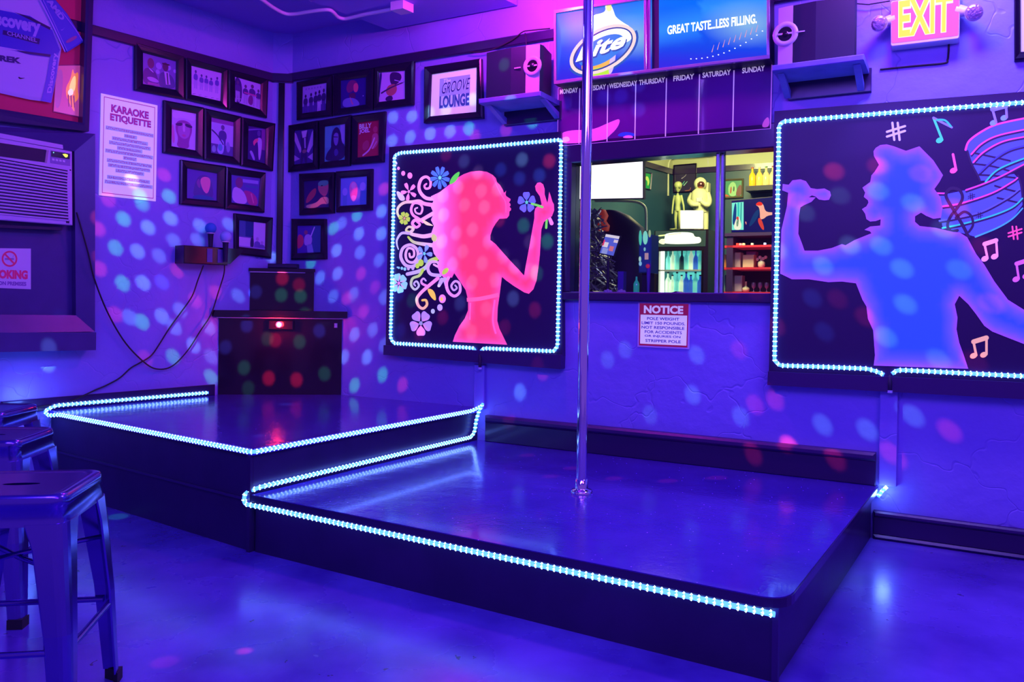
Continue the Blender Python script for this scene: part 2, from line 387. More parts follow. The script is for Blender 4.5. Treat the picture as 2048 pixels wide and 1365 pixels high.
# ================================================================== window and the bar behind it
win = MB().box(BW, wsL-.01, wsR+.01, -.10, .035, wz0-.05, wz0-.002, .006).build('window_1', M_trim); struct(win)
MB().box(BW, wsL-.05, wsL+.035, -.10, .02, wz0-.002, wz1, .004).build('window_jamb', M_trim, win)
MB().box(BW, wsR-.02, wsR+.03, -.10, .012, wz0-.002, wz1, .004).build('window_jamb', M_trim, win)
MB().box(BW, wsL-.05, wsR+.03, -.10, .02, wz1-.035, wz1+.09, .006).build('window_head', M_trim, win)
ms0 = BW.sz(1428, 440)[0]; ms1 = BW.sz(1442.5, 440)[0]
mu = MB().box(BW, ms0, ms0+.018, -.07, -.02, wz0-.002, wz1-.035, .004).box(BW, ms0+.021, ms1, -.075, -.04, wz0-.002, wz1-.035, .004)
mu.build('sliding_stile', mat('aluminium', (.6, .6, .7), .25, .8), win)
def glass():
    m = bpy.data.materials.new('window_glass'); m.use_nodes = True; nt = m.node_tree; nt.nodes.clear()
    o = nt.nodes.new('ShaderNodeOutputMaterial'); t = nt.nodes.new('ShaderNodeBsdfTransparent'); g = nt.nodes.new('ShaderNodeBsdfGlossy'); x = nt.nodes.new('ShaderNodeMixShader')
    g.inputs['Roughness'].default_value = .02; fr = nt.nodes.new('ShaderNodeFresnel'); fr.inputs[0].default_value = 1.25
    nt.links.new(fr.outputs[0], x.inputs[0]); nt.links.new(t.outputs[0], x.inputs[1]); nt.links.new(g.outputs[0], x.inputs[2]); nt.links.new(x.outputs[0], o.inputs[0]); return m
MG = glass()
MB().box(BW, wsL+.035, ms0, -.05, -.046, wz0, wz1-.035).build('window_pane', MG, win)
MB().box(BW, ms1, wsR-.02, -.062, -.058, wz0, wz1-.035).build('window_pane', MG, win)

NB = -4.6                                        # back wall of the bar, behind the opening
M_barlow = mat('teal_wall', (.012, .05, .10), .4, noise=(1.5, (.018, .075, .125), .2))
M_barhi = mat('cream_wall', (.55, .56, .34), .6)
kc = BW.sz(1345, 350, NB); zr = kc[1]; kb = BW.p(kc[0], NB, 0)
LB = Wall(kb, LW.d, LW.n)
struct(MB().box(BW, kc[0]-.1, kc[0]+3.2, NB-.1, NB, 0, zr).build('wall_bar_back', M_barlow))
struct(MB().box(BW, kc[0]-.1, kc[0]+3.2, NB-.1, NB, zr+.06, CEIL).build('wall_bar_back_upper', M_barhi))
struct(MB().box(LB, -.1, 3.9, -.1, 0, 0, zr).build('wall_bar_side', M_barlow))
struct(MB().box(LB, -.1, 3.9, -.1, 0, zr+.06, CEIL).build('wall_bar_side_upper', M_barhi))
struct(MB().box(BW, kc[0]-.1, kc[0]+3.2, NB-.1, NB+.02, zr, zr+.06).build('trim_10', M_trim))
struct(MB().box(LB, -.1, 3.9, -.1, .02, zr, zr+.06).build('trim_11', M_trim))
struct(MB().box(BW, kc[0]+3.2, kc[0]+3.3, NB, -.15, 0, CEIL).build('wall_bar_right', M_barlow))
bl_ = BW.p(kc[0]+.9, NB+1.6, 2.75)
light('AREA', 'bar_lamp', bl_, 62, (1, .98, .38), bl_-V((0, 0, 1))-BW.n*.5, .6, .6)
light('POINT', 'bar_counter_fill', BW.p(kc[0]+1.3, NB+2.6, 1.9), 9, (.6, .75, .9), None, .15)  # added fill that brightens the boxes on the shelf unit

def bthing(name, label, cat, x, y, n, group=None): return thing(name, label, cat, BW.at(x, y, n), group)
def brect(mb, x0, y0, x1, y1, n, d, bev=0, w=BW, col=None):      # box whose front face covers a pixel rectangle at offset n
    s0, z1 = w.sz(x0, y0, n); s1, z0 = w.sz(x1, y1, n)
    return mb.box(w, s0, s1, n-d, n, z0, z1, bev, col)

# television
t = bthing('television', 'white lit television screen hung high in the left of the bar window', 'television', 1216, 398, -2.0)
f = qmap(BW, [(1146, 323), (1285.5, 315), (1285.5, 396), (1146, 398.5)], -2.0)
a, b = slab(f, -.05, -.002, -.012, -.02, 1.012, 1.02); MB().prism(a, b).build('casing', M_matt, t)
Art(f, .001).rect(0, 0, 1, 1, (1, .95, 1)).build('screen', M_tv, t)
# conduit pipes
def pipe(name, label, pts, n, r, m, cat='pipe'):
    p = catmull([BW.at(x, y, n) for x, y in pts], 5)
    return tag(MB().tube(p, r, 8).build(name, m), label, cat)
M_cream = mat('cream_paint', (.6, .6, .4), .4)
pipe('metal_pipe', 'curved pale pipe bending down beneath the white television', [(1190, 402), (1240, 402), (1272, 404), (1287, 411), (1292, 424), (1292.5, 462)], -2.3, .011, M_cream)
pipe('wall_conduit', 'thin cream conduit arching up the yellow bar wall above alien figure', [(1336, 392), (1336, 350), (1337, 330), (1342, 318), (1356, 312.5), (1390, 311), (1428, 308)], -4.5, .014, M_cream)
# pictures on the bar walls
f = qmap(LB, [(1285.5, 344), (1302, 346.5), (1299, 380), (1285.5, 377.5)], .001)
t = thing('framed_picture', 'green poster of a pale bent shape on the bar side wall', 'picture', base(f))
frame_mb(f, .08, .05, .02).build('frame', M_wood, t)
ar = Art(f, .006).rect(.06, .04, .94, .96, lin(10, 150, 80)); ar.smooth([(.3, .25), (.6, .22), (.85, .5), (.75, .75), (.6, .8), (.55, .5), (.3, .45)], lin(190, 220, 120), 1); ar.build('print', M_print, t)
f = qmap(BW, [(1348, 331), (1394, 327), (1393, 384), (1348, 386)], NB+.001)
t = thing('framed_picture', 'tall dark poster hung behind the alien and astronaut figures', 'picture', base(f))
frame_mb(f, .05, .04, .03).build('frame', M_frame, t)
ar = Art(f, .008).rect(.04, .03, .96, .97, (.03, .02, .07)); ar.stroke([(.35, .5), (.5, .42), (.55, .36)], .03, .01, (.4, .35, .5), 1); ar.stroke([(.4, .7), (.48, .6)], .04, .02, (.1, .5, .4), 1); ar.stroke([(.45, .75), (.6, .62)], .04, .02, (.3, .6, .5), 1); ar.stroke([(.5, .95), (.7, .93), (.75, .85)], .03, .03, (.4, .12, .1), 1); ar.shape(circ(.08, .2, .05, .045), (.9, 1, .9), 1); ar.build('print', M_print, t)
f = qmap(BW, [(1446, 359), (1488, 357.5), (1487, 396), (1446, 398)], NB+.001)
t = thing('framed_picture', 'small framed painting of figures in a green glow near bar bottles', 'picture', base(f))
frame_mb(f, .09, .1, .03).build('frame', mat('olive_frame', (.12, .10, .05), .4), t)
ar = Art(f, .012).rect(.08, .08, .92, .92, lin(60, 140, 110)); ar.smooth([(.3, .9), (.25, .4), (.45, .12), (.65, .25), (.7, .9)], lin(150, 200, 150), 1); ar.smooth([(.6, .9), (.75, .35), (.92, .3), (.92, .92)], lin(110, 60, 60), 2); ar.smooth([(.35, .75), (.38, .4), (.44, .4), (.42, .75)], lin(180, 60, 60), 3); ar.smooth([(.5, .65), (.52, .38), (.57, .4), (.57, .65)], lin(20, 70, 60), 3); ar.smooth([(.08, .92), (.1, .75), (.3, .85), (.35, .92)], lin(200, 90, 70), 3); ar.build('print', M_print, t)

# fridge
FN = -4.0
t = bthing('drinks_fridge', 'black glass-door drinks fridge with glowing header below the alien', 'fridge', 1360, 575, FN)
s0, ztop = BW.sz(1309, 462, FN); s1, _ = BW.sz(1417, 462, FN); fd = .55
_, zh = BW.sz(1360, 494, FN); d0 = BW.sz(1318, 503, FN); d1 = BW.sz(1403, 503, FN); zbot = .12
cab = MB(); cab.box(BW, s0, s1, FN-fd, FN-fd+.03, 0, ztop); cab.box(BW, s0, d0[0], FN-fd, FN, 0, ztop); cab.box(BW, d1[0], s1, FN-fd, FN, 0, ztop)
cab.box(BW, d0[0], d1[0], FN-fd, FN, d0[1], ztop); cab.box(BW, d0[0], d1[0], FN-fd, FN, 0, zbot); cab.build('cabinet', M_black, t)
f = qmap(BW, [(1311, 462.5), (1412, 461), (1411, 493), (1311, 494)], FN+.002)
ar = Art(f, .002).rect(0, 0, 1, 1, (.05, .09, .06)); ar.smooth([(.18, .12), (.75, .08), (.78, .42), (.9, .4), (.92, .75), (.8, .84), (.2, .84), (.1, .62), (.2, .5)], (1.6, 1.7, 1.2), 1); ar.stroke([(.1, .3), (.5, .16)], .09, .05, (1, 1.2, .4), 1); ar.smooth([(.05, .75), (.1, .5), (.2, .5), (.2, .9)], (1.2, 1.3, .7), 1)
ar.build('header_sign', M_glow, t)
_, zsh = BW.sz(1360, 541, FN-.2); _, zsh2 = BW.sz(1360, 582, FN-.2)
for zz in (zsh, zsh2-.02, zsh2-.45): MB().box(BW, d0[0], d1[0], FN-.45, FN-.03, zz-.015, zz).build('shelf', M_white, t)
MB().box(BW, d0[0], d1[0], FN-.5, FN-.49, zbot, d0[1]).build('back_light', mat('fridge_glow', (.5, .8, .8), .5, em=(.12, .75, .62), es=.75), t)
MB().box(BW, d0[0]-.02, d1[0]+.02, FN+.001, FN+.006, zbot, d0[1]+.01).build('door', MG, t)
MB().box(BW, d0[0], d0[0]+.03, FN-.1, FN-.06, zbot, d0[1]).build('light_strip', mat('fridge_tube', (1, 1, 1), .5, em=(.8, 1, .75), es=2.2), t)
def bottle(p, h, r, m, lab, cat='bottle', group=None, cap=None):
    o = thing('bottle', lab, cat, p, group)
    MB().lathe(p, [(r*.9, 0), (r, .02*h), (r, .55*h), (r*.75, .65*h), (r*.34, .75*h), (r*.3, .93*h)], 12).build('body', m, o)
    MB().lathe(V(p)+V((0, 0, .93*h)), [(r*.38, 0), (r*.38, .07*h)], 10).build('cap', cap or M_matt, o)
    return o
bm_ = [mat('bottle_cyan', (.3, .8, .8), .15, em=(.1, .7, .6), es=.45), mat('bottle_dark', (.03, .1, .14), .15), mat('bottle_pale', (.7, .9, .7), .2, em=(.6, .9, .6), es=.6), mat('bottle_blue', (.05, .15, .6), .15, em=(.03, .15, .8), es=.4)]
ORD = ['leftmost bottle', 'second bottle from the left', 'third bottle from the left', 'fourth bottle from the left', 'fourth bottle from the right', 'third bottle from the right', 'second bottle from the right', 'rightmost bottle']
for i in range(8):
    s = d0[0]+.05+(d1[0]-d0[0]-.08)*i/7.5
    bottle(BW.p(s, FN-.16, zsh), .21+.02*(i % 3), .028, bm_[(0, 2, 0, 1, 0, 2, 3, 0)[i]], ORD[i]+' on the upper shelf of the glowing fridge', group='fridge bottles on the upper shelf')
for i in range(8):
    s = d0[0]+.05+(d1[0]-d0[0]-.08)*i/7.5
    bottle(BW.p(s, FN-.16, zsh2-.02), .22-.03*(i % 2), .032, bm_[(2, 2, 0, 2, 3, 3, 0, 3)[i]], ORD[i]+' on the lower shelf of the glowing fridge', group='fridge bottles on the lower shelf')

# alien and astronaut figures on the fridge
M_al = mat('alien_green', (.42, .46, .2), .5)
t = bthing('alien_figure', 'slim pale green alien statuette standing on the black fridge', 'figurine', 1354, 461, FN-.2)
AN = FN-.2
def ap(x, y, n=AN): return BW.at(x, y, n)
px1 = lambda k: k*(ap(1360, 400)-ap(1361, 400)).length     # world length of k pixels there
body = MB()
body.tube([ap(1355.5, 386.5), ap(1355.5, 389.5), ap(1355.5, 393), ap(1356, 401), ap(1355.5, 410), ap(1355.5, 417), ap(1356, 423)], [px1(1.7), px1(2), px1(6), px1(6.6), px1(4.6), px1(5.6), px1(5)], 12)
for sgn, hip, knee, foot in ((-1, 1352.5, 1351, 1352), (1, 1359, 1359.5, 1359)):
    body.tube([ap(hip, 421), ap(knee, 438), ap(foot, 455), ap(foot, 459)], [px1(3.6), px1(2.9), px1(2.1), px1(2.3)], 10)
for p in ([(1349.5, 391), (1347, 401), (1345.5, 412), (1344.5, 424)], [(1362, 391), (1364.5, 401), (1367, 411), (1368, 422)]):
    body.tube([ap(x, y) for x, y in p], [px1(2.6), px1(2.2), px1(1.9), px1(1.6)], 10)
    body.ball(ap(p[-1][0], p[-1][1]+2), (px1(1.6), px1(1.6), px1(2.8)), 8, 6)
body.ball(ap(1345, 459, AN+.03), (px1(6), px1(4), px1(1.5)), 10, 6); body.ball(ap(1358, 459.5, AN+.03), (px1(4), px1(4), px1(1.5)), 10, 6)
body.tube([ap(1350, 458), ap(1345, 459, AN+.03)], px1(1.5), 8)
body.build('body', M_al, t)
hd = MB().lathe(ap(1356, 384.5), [(px1(1.5), 0), (px1(4.2), px1(3.5)), (px1(6.8), px1(9)), (px1(8), px1(14)), (px1(6.6), px1(18)), (px1(3), px1(20.4)), (0, px1(20.8))], 16).build('head', M_al, t)
for x in (1352.6, 1359.6):
    MB().ball(ap(x, 374.5, AN+px1(6.4)), (px1(2.5), px1(1.2), px1(1.7)), 10, 6).build('eye', mat('alien_eye', (.16, .19, .07), .3), t)
SN = FN-.28
M_suit = mat('space_suit', (.66, .66, .42), .6)
t = bthing('astronaut_figure', 'pale yellow astronaut statue with copper visor behind the white sign', 'figurine', 1405, 461, SN)
q = lambda x, y, n=SN: BW.at(x, y, n)
k1 = (q(1400, 400)-q(1401, 400)).length
b_ = MB(); b_.tube([q(1401, 378), q(1400, 385), q(1399.5, 396), q(1400, 408), q(1402, 418), q(1405, 428)], [k1*9, k1*16, k1*17.5, k1*16, k1*14, k1*13], 16)
for hx in (1394, 1409): b_.tube([q(hx, 424), q(hx+1, 444), q(hx+1, 462)], [k1*8, k1*7, k1*6.5], 12)
b_.build('suit', M_suit, t)
for pts in ([(1386, 388), (1379.5, 402), (1386, 409), (1397, 409)], [(1414, 386), (1418, 402), (1414, 410), (1404, 404)]):
    MB().tube(catmull([q(x, y, SN+.1*(i > 1)) for i, (x, y) in enumerate(pts)], 3), [k1*6]*7+[k1*4.6]*(3*(len(pts)-1)+1-7), 12).build('arm', M_suit, t)
MB().box(BW, BW.sz(1385, 370, SN)[0], BW.sz(1413, 370, SN)[0], SN-.16, SN-.05, q(1400, 395).z, q(1400, 364).z, .02).build('backpack', M_suit, t)
hl = MB().ball(q(1400.5, 368), (k1*12.5, k1*12.5, k1*13), 18, 12).build('helmet', M_suit, t)
MB().ball(q(1401.5, 369.5, SN+k1*6), (k1*8, k1*8, k1*8), 16, 10).build('visor', mat('copper_visor', (.5, .16, .12), .12, .9), hl)
MB().box(BW, BW.sz(1397, 398, SN)[0], BW.sz(1409, 398, SN)[0], SN+k1*14, SN+k1*19, q(1400, 407).z, q(1400, 398).z, .01).build('chest_pack', M_silver, t)
# white lit sign board on the fridge
t = bthing('lit_sign', 'blank glowing white sign box standing on top of the fridge', 'sign', 1383, 459, FN)
f = qmap(BW, [(1360.5, 421), (1406.5, 421), (1406, 458), (1360.5, 458)], FN+.0)
rr = chaikin([(0, 0), (.06, 0), (.94, 0), (1, 0), (1, .06), (1, .94), (1, 1), (.94, 1), (.06, 1), (0, 1), (0, .94), (0, .06)], 2)
MB().prism([f(u, v, -.04) for u, v in rr], [f(u, v, 0) for u, v in rr]).build('case', M_white, t)
Art(f, .001).shape([(.5+(u-.5)*.97, .5+(v-.5)*.97) for u, v in rr], (1.3, 1.3, 1.15)).build('light_panel', M_glow, t)

# back-bar shelf with lit bottles
s0, z0 = BW.sz(1492, 373, NB+.2); s1, _ = BW.sz(1575, 371, NB+.2)
tag(MB().box(BW, s0, s1, NB+.001, NB+.22, z0-.05, z0).build('wall_shelf', M_matt), 'dark wall shelf holding the lit amber bottles high in the bar', 'shelf')
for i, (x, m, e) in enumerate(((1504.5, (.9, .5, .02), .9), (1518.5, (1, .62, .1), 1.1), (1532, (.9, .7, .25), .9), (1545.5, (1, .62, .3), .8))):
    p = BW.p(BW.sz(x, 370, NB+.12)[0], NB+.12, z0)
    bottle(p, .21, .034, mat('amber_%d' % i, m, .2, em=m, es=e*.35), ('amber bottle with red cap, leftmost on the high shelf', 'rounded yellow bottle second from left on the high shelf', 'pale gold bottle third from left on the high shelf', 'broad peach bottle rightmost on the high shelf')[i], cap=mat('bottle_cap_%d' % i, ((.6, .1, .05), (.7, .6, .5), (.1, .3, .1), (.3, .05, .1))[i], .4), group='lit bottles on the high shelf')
# dark television on the right
TN = -3.6
t = bthing('television', 'dark television showing a red-haired figure right of window stile', 'television', 1510, 466, TN)
f = qmap(BW, [(1462, 401), (1580, 390), (1580, 466), (1462, 467)], TN)
a, b = slab(f, -.05, 0); MB().prism(a, b).build('casing', M_matt, t)
ar = Art(f, .001).rect(.01, .02, .99, .97, (.004, .003, .10))
ar.rect(.015, .08, .22, .9, lin(120, 230, 210), 1); ar.smooth([(.015, .75), (.06, .1), (.1, .1), (.09, .75)], lin(10, 60, 130), 2); ar.stroke([(.13, .1), (.13, .55)], .03, .03, lin(40, 190, 180), 2); ar.stroke([(.18, .1), (.17, .7)], .02, .02, lin(40, 150, 150), 2); ar.smooth([(.03, .9), (.1, .5), (.15, .5), (.2, .9)], lin(235, 235, 210), 3); ar.smooth([(.09, .8), (.1, .52), (.14, .52), (.13, .8)], lin(40, 120, 80), 3); ar.shape(circ(.115, .55, .022, .05), lin(210, 60, 60), 4)
ar.smooth([(.27, .78), (.24, .66), (.27, .66)], lin(230, 130, 130), 2)
ar.smooth([(.42, .2), (.5, .12), (.56, .2), (.58, .35), (.62, .42), (.74, .44), (.74, .5), (.62, .52), (.57, .6), (.5, .62), (.5, .4), (.48, .25)], lin(240, 170, 150), 2); ar.smooth([(.41, .2), (.48, .1), (.55, .16), (.53, .24)], lin(230, 40, 30), 3); ar.smooth([(.48, .55), (.53, .62), (.58, .9), (.54, .92), (.46, .68)], lin(210, 60, 50), 3); ar.smooth([(.3, .8), (.4, .4), (.5, .3), (.47, .55), (.35, .8)], lin(5, 50, 110), 1)
ar.build('screen', M_glow, t)
# shelf unit
UN = -3.5
t = bthing('shelf_unit', 'dark open shelf unit with red shelves below the right television', 'shelf', 1500, 585, UN)
_, zt_ = BW.sz(1500, 472, UN); su0 = BW.sz(1440, 500, UN)[0]; su1 = BW.sz(1590, 500, UN)[0]; sp0 = BW.sz(1453, 500, UN)[0]; sp1 = BW.sz(1466, 500, UN)[0]
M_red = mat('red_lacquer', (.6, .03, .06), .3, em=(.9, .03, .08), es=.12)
MB().box(BW, sp0, sp1, UN-.4, UN, 0, zt_).build('post', M_wood, t); MB().box(BW, su1, su1+.05, UN-.4, UN, 0, zt_).build('post', M_wood, t)
MB().box(BW, su0, su1, UN-.42, UN-.4, 0, zt_).build('back_panel', M_matt, t)
MB().box(BW, su0, su1, UN-.4, UN+.01, zt_, zt_+.03).build('top', M_wood, t)
_, zs1 = BW.sz(1500, 490.5, UN); _, zs2 = BW.sz(1500, 535, UN); _, zs3 = BW.sz(1500, 584, UN)
for zz in (zs1, zs2, zs3): MB().box(BW, su0, su1, UN-.4, UN, zz-.02, zz).build('shelf', M_red, t)
def item(name, lab, cat, x0, x1, h_px, z, m, n=UN-.08, d=.12, bev=.006, group=None):
    s0 = BW.sz(x0, 520, n)[0]; s1 = BW.sz(x1, 520, n)[0]; k = (BW.at(1500, 500, n)-BW.at(1500, 501, n)).length
    return tag(MB().box(BW, s0, s1, n-d, n, z, z+h_px*k, bev).build(name, m), lab, cat, group)
M_card = mat('white_card', (.72, .68, .6), .6); M_purp = mat('purple_card', (.3, .1, .6), .5)
item('carton', 'tall white and lilac carton on the middle red shelf', 'box', 1467, 1481, 31, zs2, mat('lilac_card', (.5, .45, .62), .5))
o_ = item('carton', 'square cream carton in the middle of the red shelf', 'box', 1485, 1507.5, 26, zs2, M_card)
item('carton', 'low purple carton lying behind the square cream carton', 'box', 1492, 1511, 34, zs2, M_purp, n=UN-.24)
item('jar', 'orange-topped jar on the shelf left of the dark post', 'jar', 1442, 1452.5, 27, zs2, mat('orange_card', (.7, .35, .1), .5))
t2 = item('picture_box', 'upright pale-edged picture box on the lowest red shelf', 'box', 1466, 1484.5, 33, zs3, mat('pale_edge', (.5, .5, .75), .4))
item('carton', 'narrow teal carton on lowest shelf beside the window stile', 'box', 1442.5, 1451, 34, zs3, mat('teal_card', (.2, .5, .5), .5))
k5 = (BW.at(1500, 500, UN)-BW.at(1500, 501, UN)).length
p = BW.p(BW.sz(1492.5, 520, UN-.1)[0], UN-.1, zs3)
tag(MB().lathe(p, [(k5*5, 0), (k5*7.5, k5*3), (k5*7, k5*8), (k5*2.2, k5*11), (k5*1.8, k5*19), (k5*2.3, k5*21)], 16).build('decanter', M_card), 'squat white decanter on the lowest shelf by the picture box', 'decanter')
for i, x in enumerate((1508, 1521, 1534)):
    p = BW.p(BW.sz(x, 520, UN-.1)[0], UN-.1, zs3)
    tag(MB().lathe(p, [(k5*3.5, 0), (k5*3.4, k5*.6), (k5*.8, k5*1.4), (k5*.7, k5*6), (k5*4, k5*10), (k5*4.4, k5*15), (k5*3.6, k5*19)], 14, cap=False).build('wine_glass', mat('smoky_glass', (.2, .1, .5), .08, coat=.5)), ('leftmost', 'middle', 'rightmost')[i]+' of the three stemmed glasses on the lowest shelf', 'glass', 'stemmed glasses on the lowest shelf')
p = BW.p(BW.sz(1523, 520, UN-.1)[0], UN-.1, zs2)
vz = thing('flower_vase', 'white vase of pale flowers on the right of red shelf', 'vase', p)
MB().lathe(p, [(k5*5, 0), (k5*7, k5*4), (k5*7, k5*10), (k5*5, k5*13)], 14).build('vase', M_white, vz)
fm = mat('pale_petal', (.7, .55, .8), .6)
for dx, dz in ((-8, 17), (-3, 21), (3, 18), (8, 21), (0, 15)):
    MB().ball(p+BW.d*(dx*k5)+V((0, 0, dz*k5)), k5*3.4, 8, 6).build('blossom', fm, vz)
for i, (x, c) in enumerate(((1474, (1, .05, .03)), (1480, (.8, .3, .3)), (1486.5, (.8, .7, .3)), (1503.5, (.5, .6, .4)), (1529, (.5, .6, 1)))):
    p = BW.p(BW.sz(x, 487, UN-.02)[0], UN-.02, zs1)
    tag(MB().box(BW, BW.sz(x-2, 487, UN-.02)[0], BW.sz(x+2, 487, UN-.02)[0], UN-.06, UN-.02, zs1, zs1+k5*4.5, .003).build('indicator_lamp', mat('indicator_%d' % i, c, .4, em=c, es=1.2)), ('small red indicator lamp on the top red shelf', 'small pink indicator lamp right of the red one', 'small amber indicator lamp on the top red shelf', 'small olive indicator lamp midway along top red shelf', 'small blue-white indicator lamp at right of top red shelf')[i], 'lamp')
# bar-side clutter behind the sill, on an inner counter
CN = -.16
ctop = wz0-.012
tag(MB().box(BW, wsL-.3, wsR+.6, -.75, -TH_W-.001, ctop-.04, ctop).build('bar_counter', M_black), 'glossy black counter just inside the bar window', 'counter')
for s in (0,): pass
tag(MB().box(BW, wsL-.3, wsR+.6, -.70, -TH_W-.02, 0, ctop-.04).build('counter_base', M_matt), 'matt black base under the inner bar counter', 'cabinet')
def cpt(x, n): return BW.p(BW.sz(x, 560, n)[0], n, ctop)
def ck(n): return (BW.at(1300, 500, n)-BW.at(1300, 501, n)).length
n = -.45; k = ck(n)
t = thing('tap_handle', 'purple tap handle with red round badge behind the window sill', 'tap handle', cpt(1297, n))
p = cpt(1297, n); MB().tube([p, p+V((0, 0, k*6)), p+V((0, 0, k*10)), p+V((0, 0, k*50)), p+V((0, 0, k*60)), p+V((0, 0, k*64))], [k*2, k*2, k*2.6, k*4.4, k*5.5, k*4], 12).build('handle', mat('tap_purple', (.16, .08, .5), .3), t)
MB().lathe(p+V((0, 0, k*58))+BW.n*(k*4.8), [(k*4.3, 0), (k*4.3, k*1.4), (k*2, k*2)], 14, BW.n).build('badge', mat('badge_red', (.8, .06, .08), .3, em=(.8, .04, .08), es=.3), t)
n = -.6; k = ck(n)
t = thing('tablet_till', 'tilted tablet till with coloured lit screen near the pole', 'till', cpt(1216, n))
p = cpt(1216, n); MB().tube([p, p+V((0, 0, k*34)), p+V((0, 0, k*70))], [k*4, k*3, k*3], 10).build('stand', M_matt, t); MB().lathe(p, [(k*14, 0), (k*13, k*2)], 16).build('foot', M_matt, t)
f = qmap(BW, [(1212, 468.5), (1239.5, 473), (1227, 512), (1199.5, 506)], n+.05)
a, b = slab(f, -.02, -.001, -.05, -.04, 1.05, 1.04); MB().prism(a, b).build('case', M_matt, t)
ar = Art(f, .001).rect(0, 0, 1, 1, lin(90, 100, 220)); ar.rect(0, 0, 1, .14, lin(235, 225, 240), 1); ar.rect(.02, .4, .4, .66, lin(235, 220, 235), 1); ar.rect(.7, .2, 1, .35, lin(230, 210, 230), 1); ar.rect(.55, .55, .85, .8, lin(220, 120, 140), 1); ar.rect(0, .3, .1, .6, lin(240, 60, 120), 2); ar.rect(.1, .7, .5, 1, lin(150, 160, 230), 1); ar.build('screen', printed('screen_print', em=.8, diffuse=.1), t)
n = -.62; k = ck(n)
t = thing('dispenser_box', 'green-lit upright dispenser box left of the drinks fridge', 'dispenser', cpt(1289, n))
p0 = cpt(1277, n); p1 = cpt(1302.5, n); sA = BW.sz(1277, 500, n)[0]; sB = BW.sz(1302, 500, n)[0]
MB().box(BW, sA+.01, sB-.01, n-.1, n-.04, ctop, ctop+k*46).build('pedestal', M_matt, t)
MB().box(BW, sA, sB, n-.14, n, ctop+k*45, ctop+k*122, .008).build('case', mat('dispenser_teal', (.05, .3, .35), .3), t)
f = qmap(BW, [(1277, 457), (1302, 456), (1302, 533), (1277, 534)], n+.001)
ar = Art(f, .001)
for x, y, rx, ry, c in ((.15, .25, .12, .2, (.1, .8, .5)), (.55, .25, .2, .18, (.3, 1, .7)), (.9, .15, .1, .1, (.5, .7, .3)), (.5, .55, .08, .05, (.3, .7, .7)), (.12, .8, .1, .07, (.5, .9, .7)), (.15, .92, .12, .06, (.3, .7, .9))): ar.shape(circ(x, y, rx, ry), c, 1)
ar.rect(.5, .65, .8, .82, (.6, .35, .4), 1); ar.build('light_panel', printed('dispenser_print', em=.6, diffuse=.3), t)
n = -.4; k = ck(n)
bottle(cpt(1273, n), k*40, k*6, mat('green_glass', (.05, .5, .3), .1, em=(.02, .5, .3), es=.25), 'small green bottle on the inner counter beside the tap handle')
t = tag(MB().box(BW, BW.sz(1235, 540, n)[0], BW.sz(1247, 540, n)[0], n-.05, n, ctop, ctop+k*48, .004).build('menu_stand', mat('menu_purple', (.1, .05, .45), .2, coat=.4)), 'upright purple menu stand on the inner bar counter', 'menu stand')
for i, (x, lab) in enumerate(((1216, 'little pale flower bunch on the inner counter below the till'), (1243, 'little pale flower bunch in front of the purple menu stand'))):
    p = cpt(x, n+.08); t = thing('flower_bunch', lab, 'flowers', p)
    for j in range(7):
        a_ = j*2*PI/6
        MB().ball(p+V((0, 0, k*(6+2*(j == 6))))+BW.d*(k*6*math.cos(a_)*(j < 6))+BW.n*(k*4*math.sin(a_)*(j < 6)), k*3.6, 8, 6).build('blossom', fm, t)
    MB().lathe(p, [(k*5, 0), (k*6.5, k*5)], 12).build('pot', M_matt, t)
p = cpt(1358, n); t = thing('folded_booklet', 'dark red booklet lying open on the counter before the fridge', 'booklet', p)
for sg in (-1, 1):
    MB().prism([p+BW.d*(sg*k*x)+BW.n*y+V((0, 0, z)) for x, y, z in ((1, -.05, k*6), (18, -.05, k*1), (18, .05, k*1), (1, .05, k*6))], [p+BW.d*(sg*k*x)+BW.n*y+V((0, 0, z)) for x, y, z in ((1, -.05, k*8), (18, -.05, k*3), (18, .05, k*3), (1, .05, k*8))]).build('cover', (M_card if sg > 0 else mat('maroon_card', (.25, .02, .08), .5)), t)
MB().box(BW, BW.sz(1352, 560, n)[0], BW.sz(1364, 560, n)[0], n-.04, n+.04, ctop, ctop+k*6).build('stack', mat('maroon_card', (.25, .02, .08), .5), t)
# tinsel tree at the left of the window
n = -1.15
p = BW.p(BW.sz(1172, 560, n)[0], n, 0); t = thing('tinsel_tree', 'grey tinsel tree filling the left end of bar window', 'tree', p)
MB().tube([p, p+V((0, 0, 1.75))], .03, 8).build('stem', M_matt, t)
bm2 = MB(); random.seed(3)
for i in range(1500):
    z = .7+1.05*random.random(); a_ = random.random()*2*PI; r0 = (.30*(1.85-z)/.9+.05)*math.sqrt(random.random()); c = p+V((r0*math.cos(a_), r0*math.sin(a_), z)); d_ = V((random.uniform(-1, 1), random.uniform(-1, 1), random.uniform(-.8, .5))).normalized()*.05; w_ = d_.orthogonal().normalized()*.006
    bm2.poly([c-d_-w_, c-d_+w_, c+d_+w_, c+d_-w_])
o_ = bm2.build('tinsel', mat('tinsel_grey', (.28, .26, .34), .35, .4), t); o_['kind'] = 'stuff'
n = -1.75; p = BW.p(BW.sz(1226, 430, n)[0], n, 0)
t = thing('coat_stand', 'dark stand draped with black coat and red scarf left of television pipe', 'coat stand', p)
MB().tube([p, p+V((0, 0, 1.62))], .02, 8).build('post', M_matt, t); MB().lathe(p, [(.2, 0), (.19, .03), (.03, .05)], 16).build('foot', M_matt, t)
zz = BW.sz(1224, 428, n)[1]
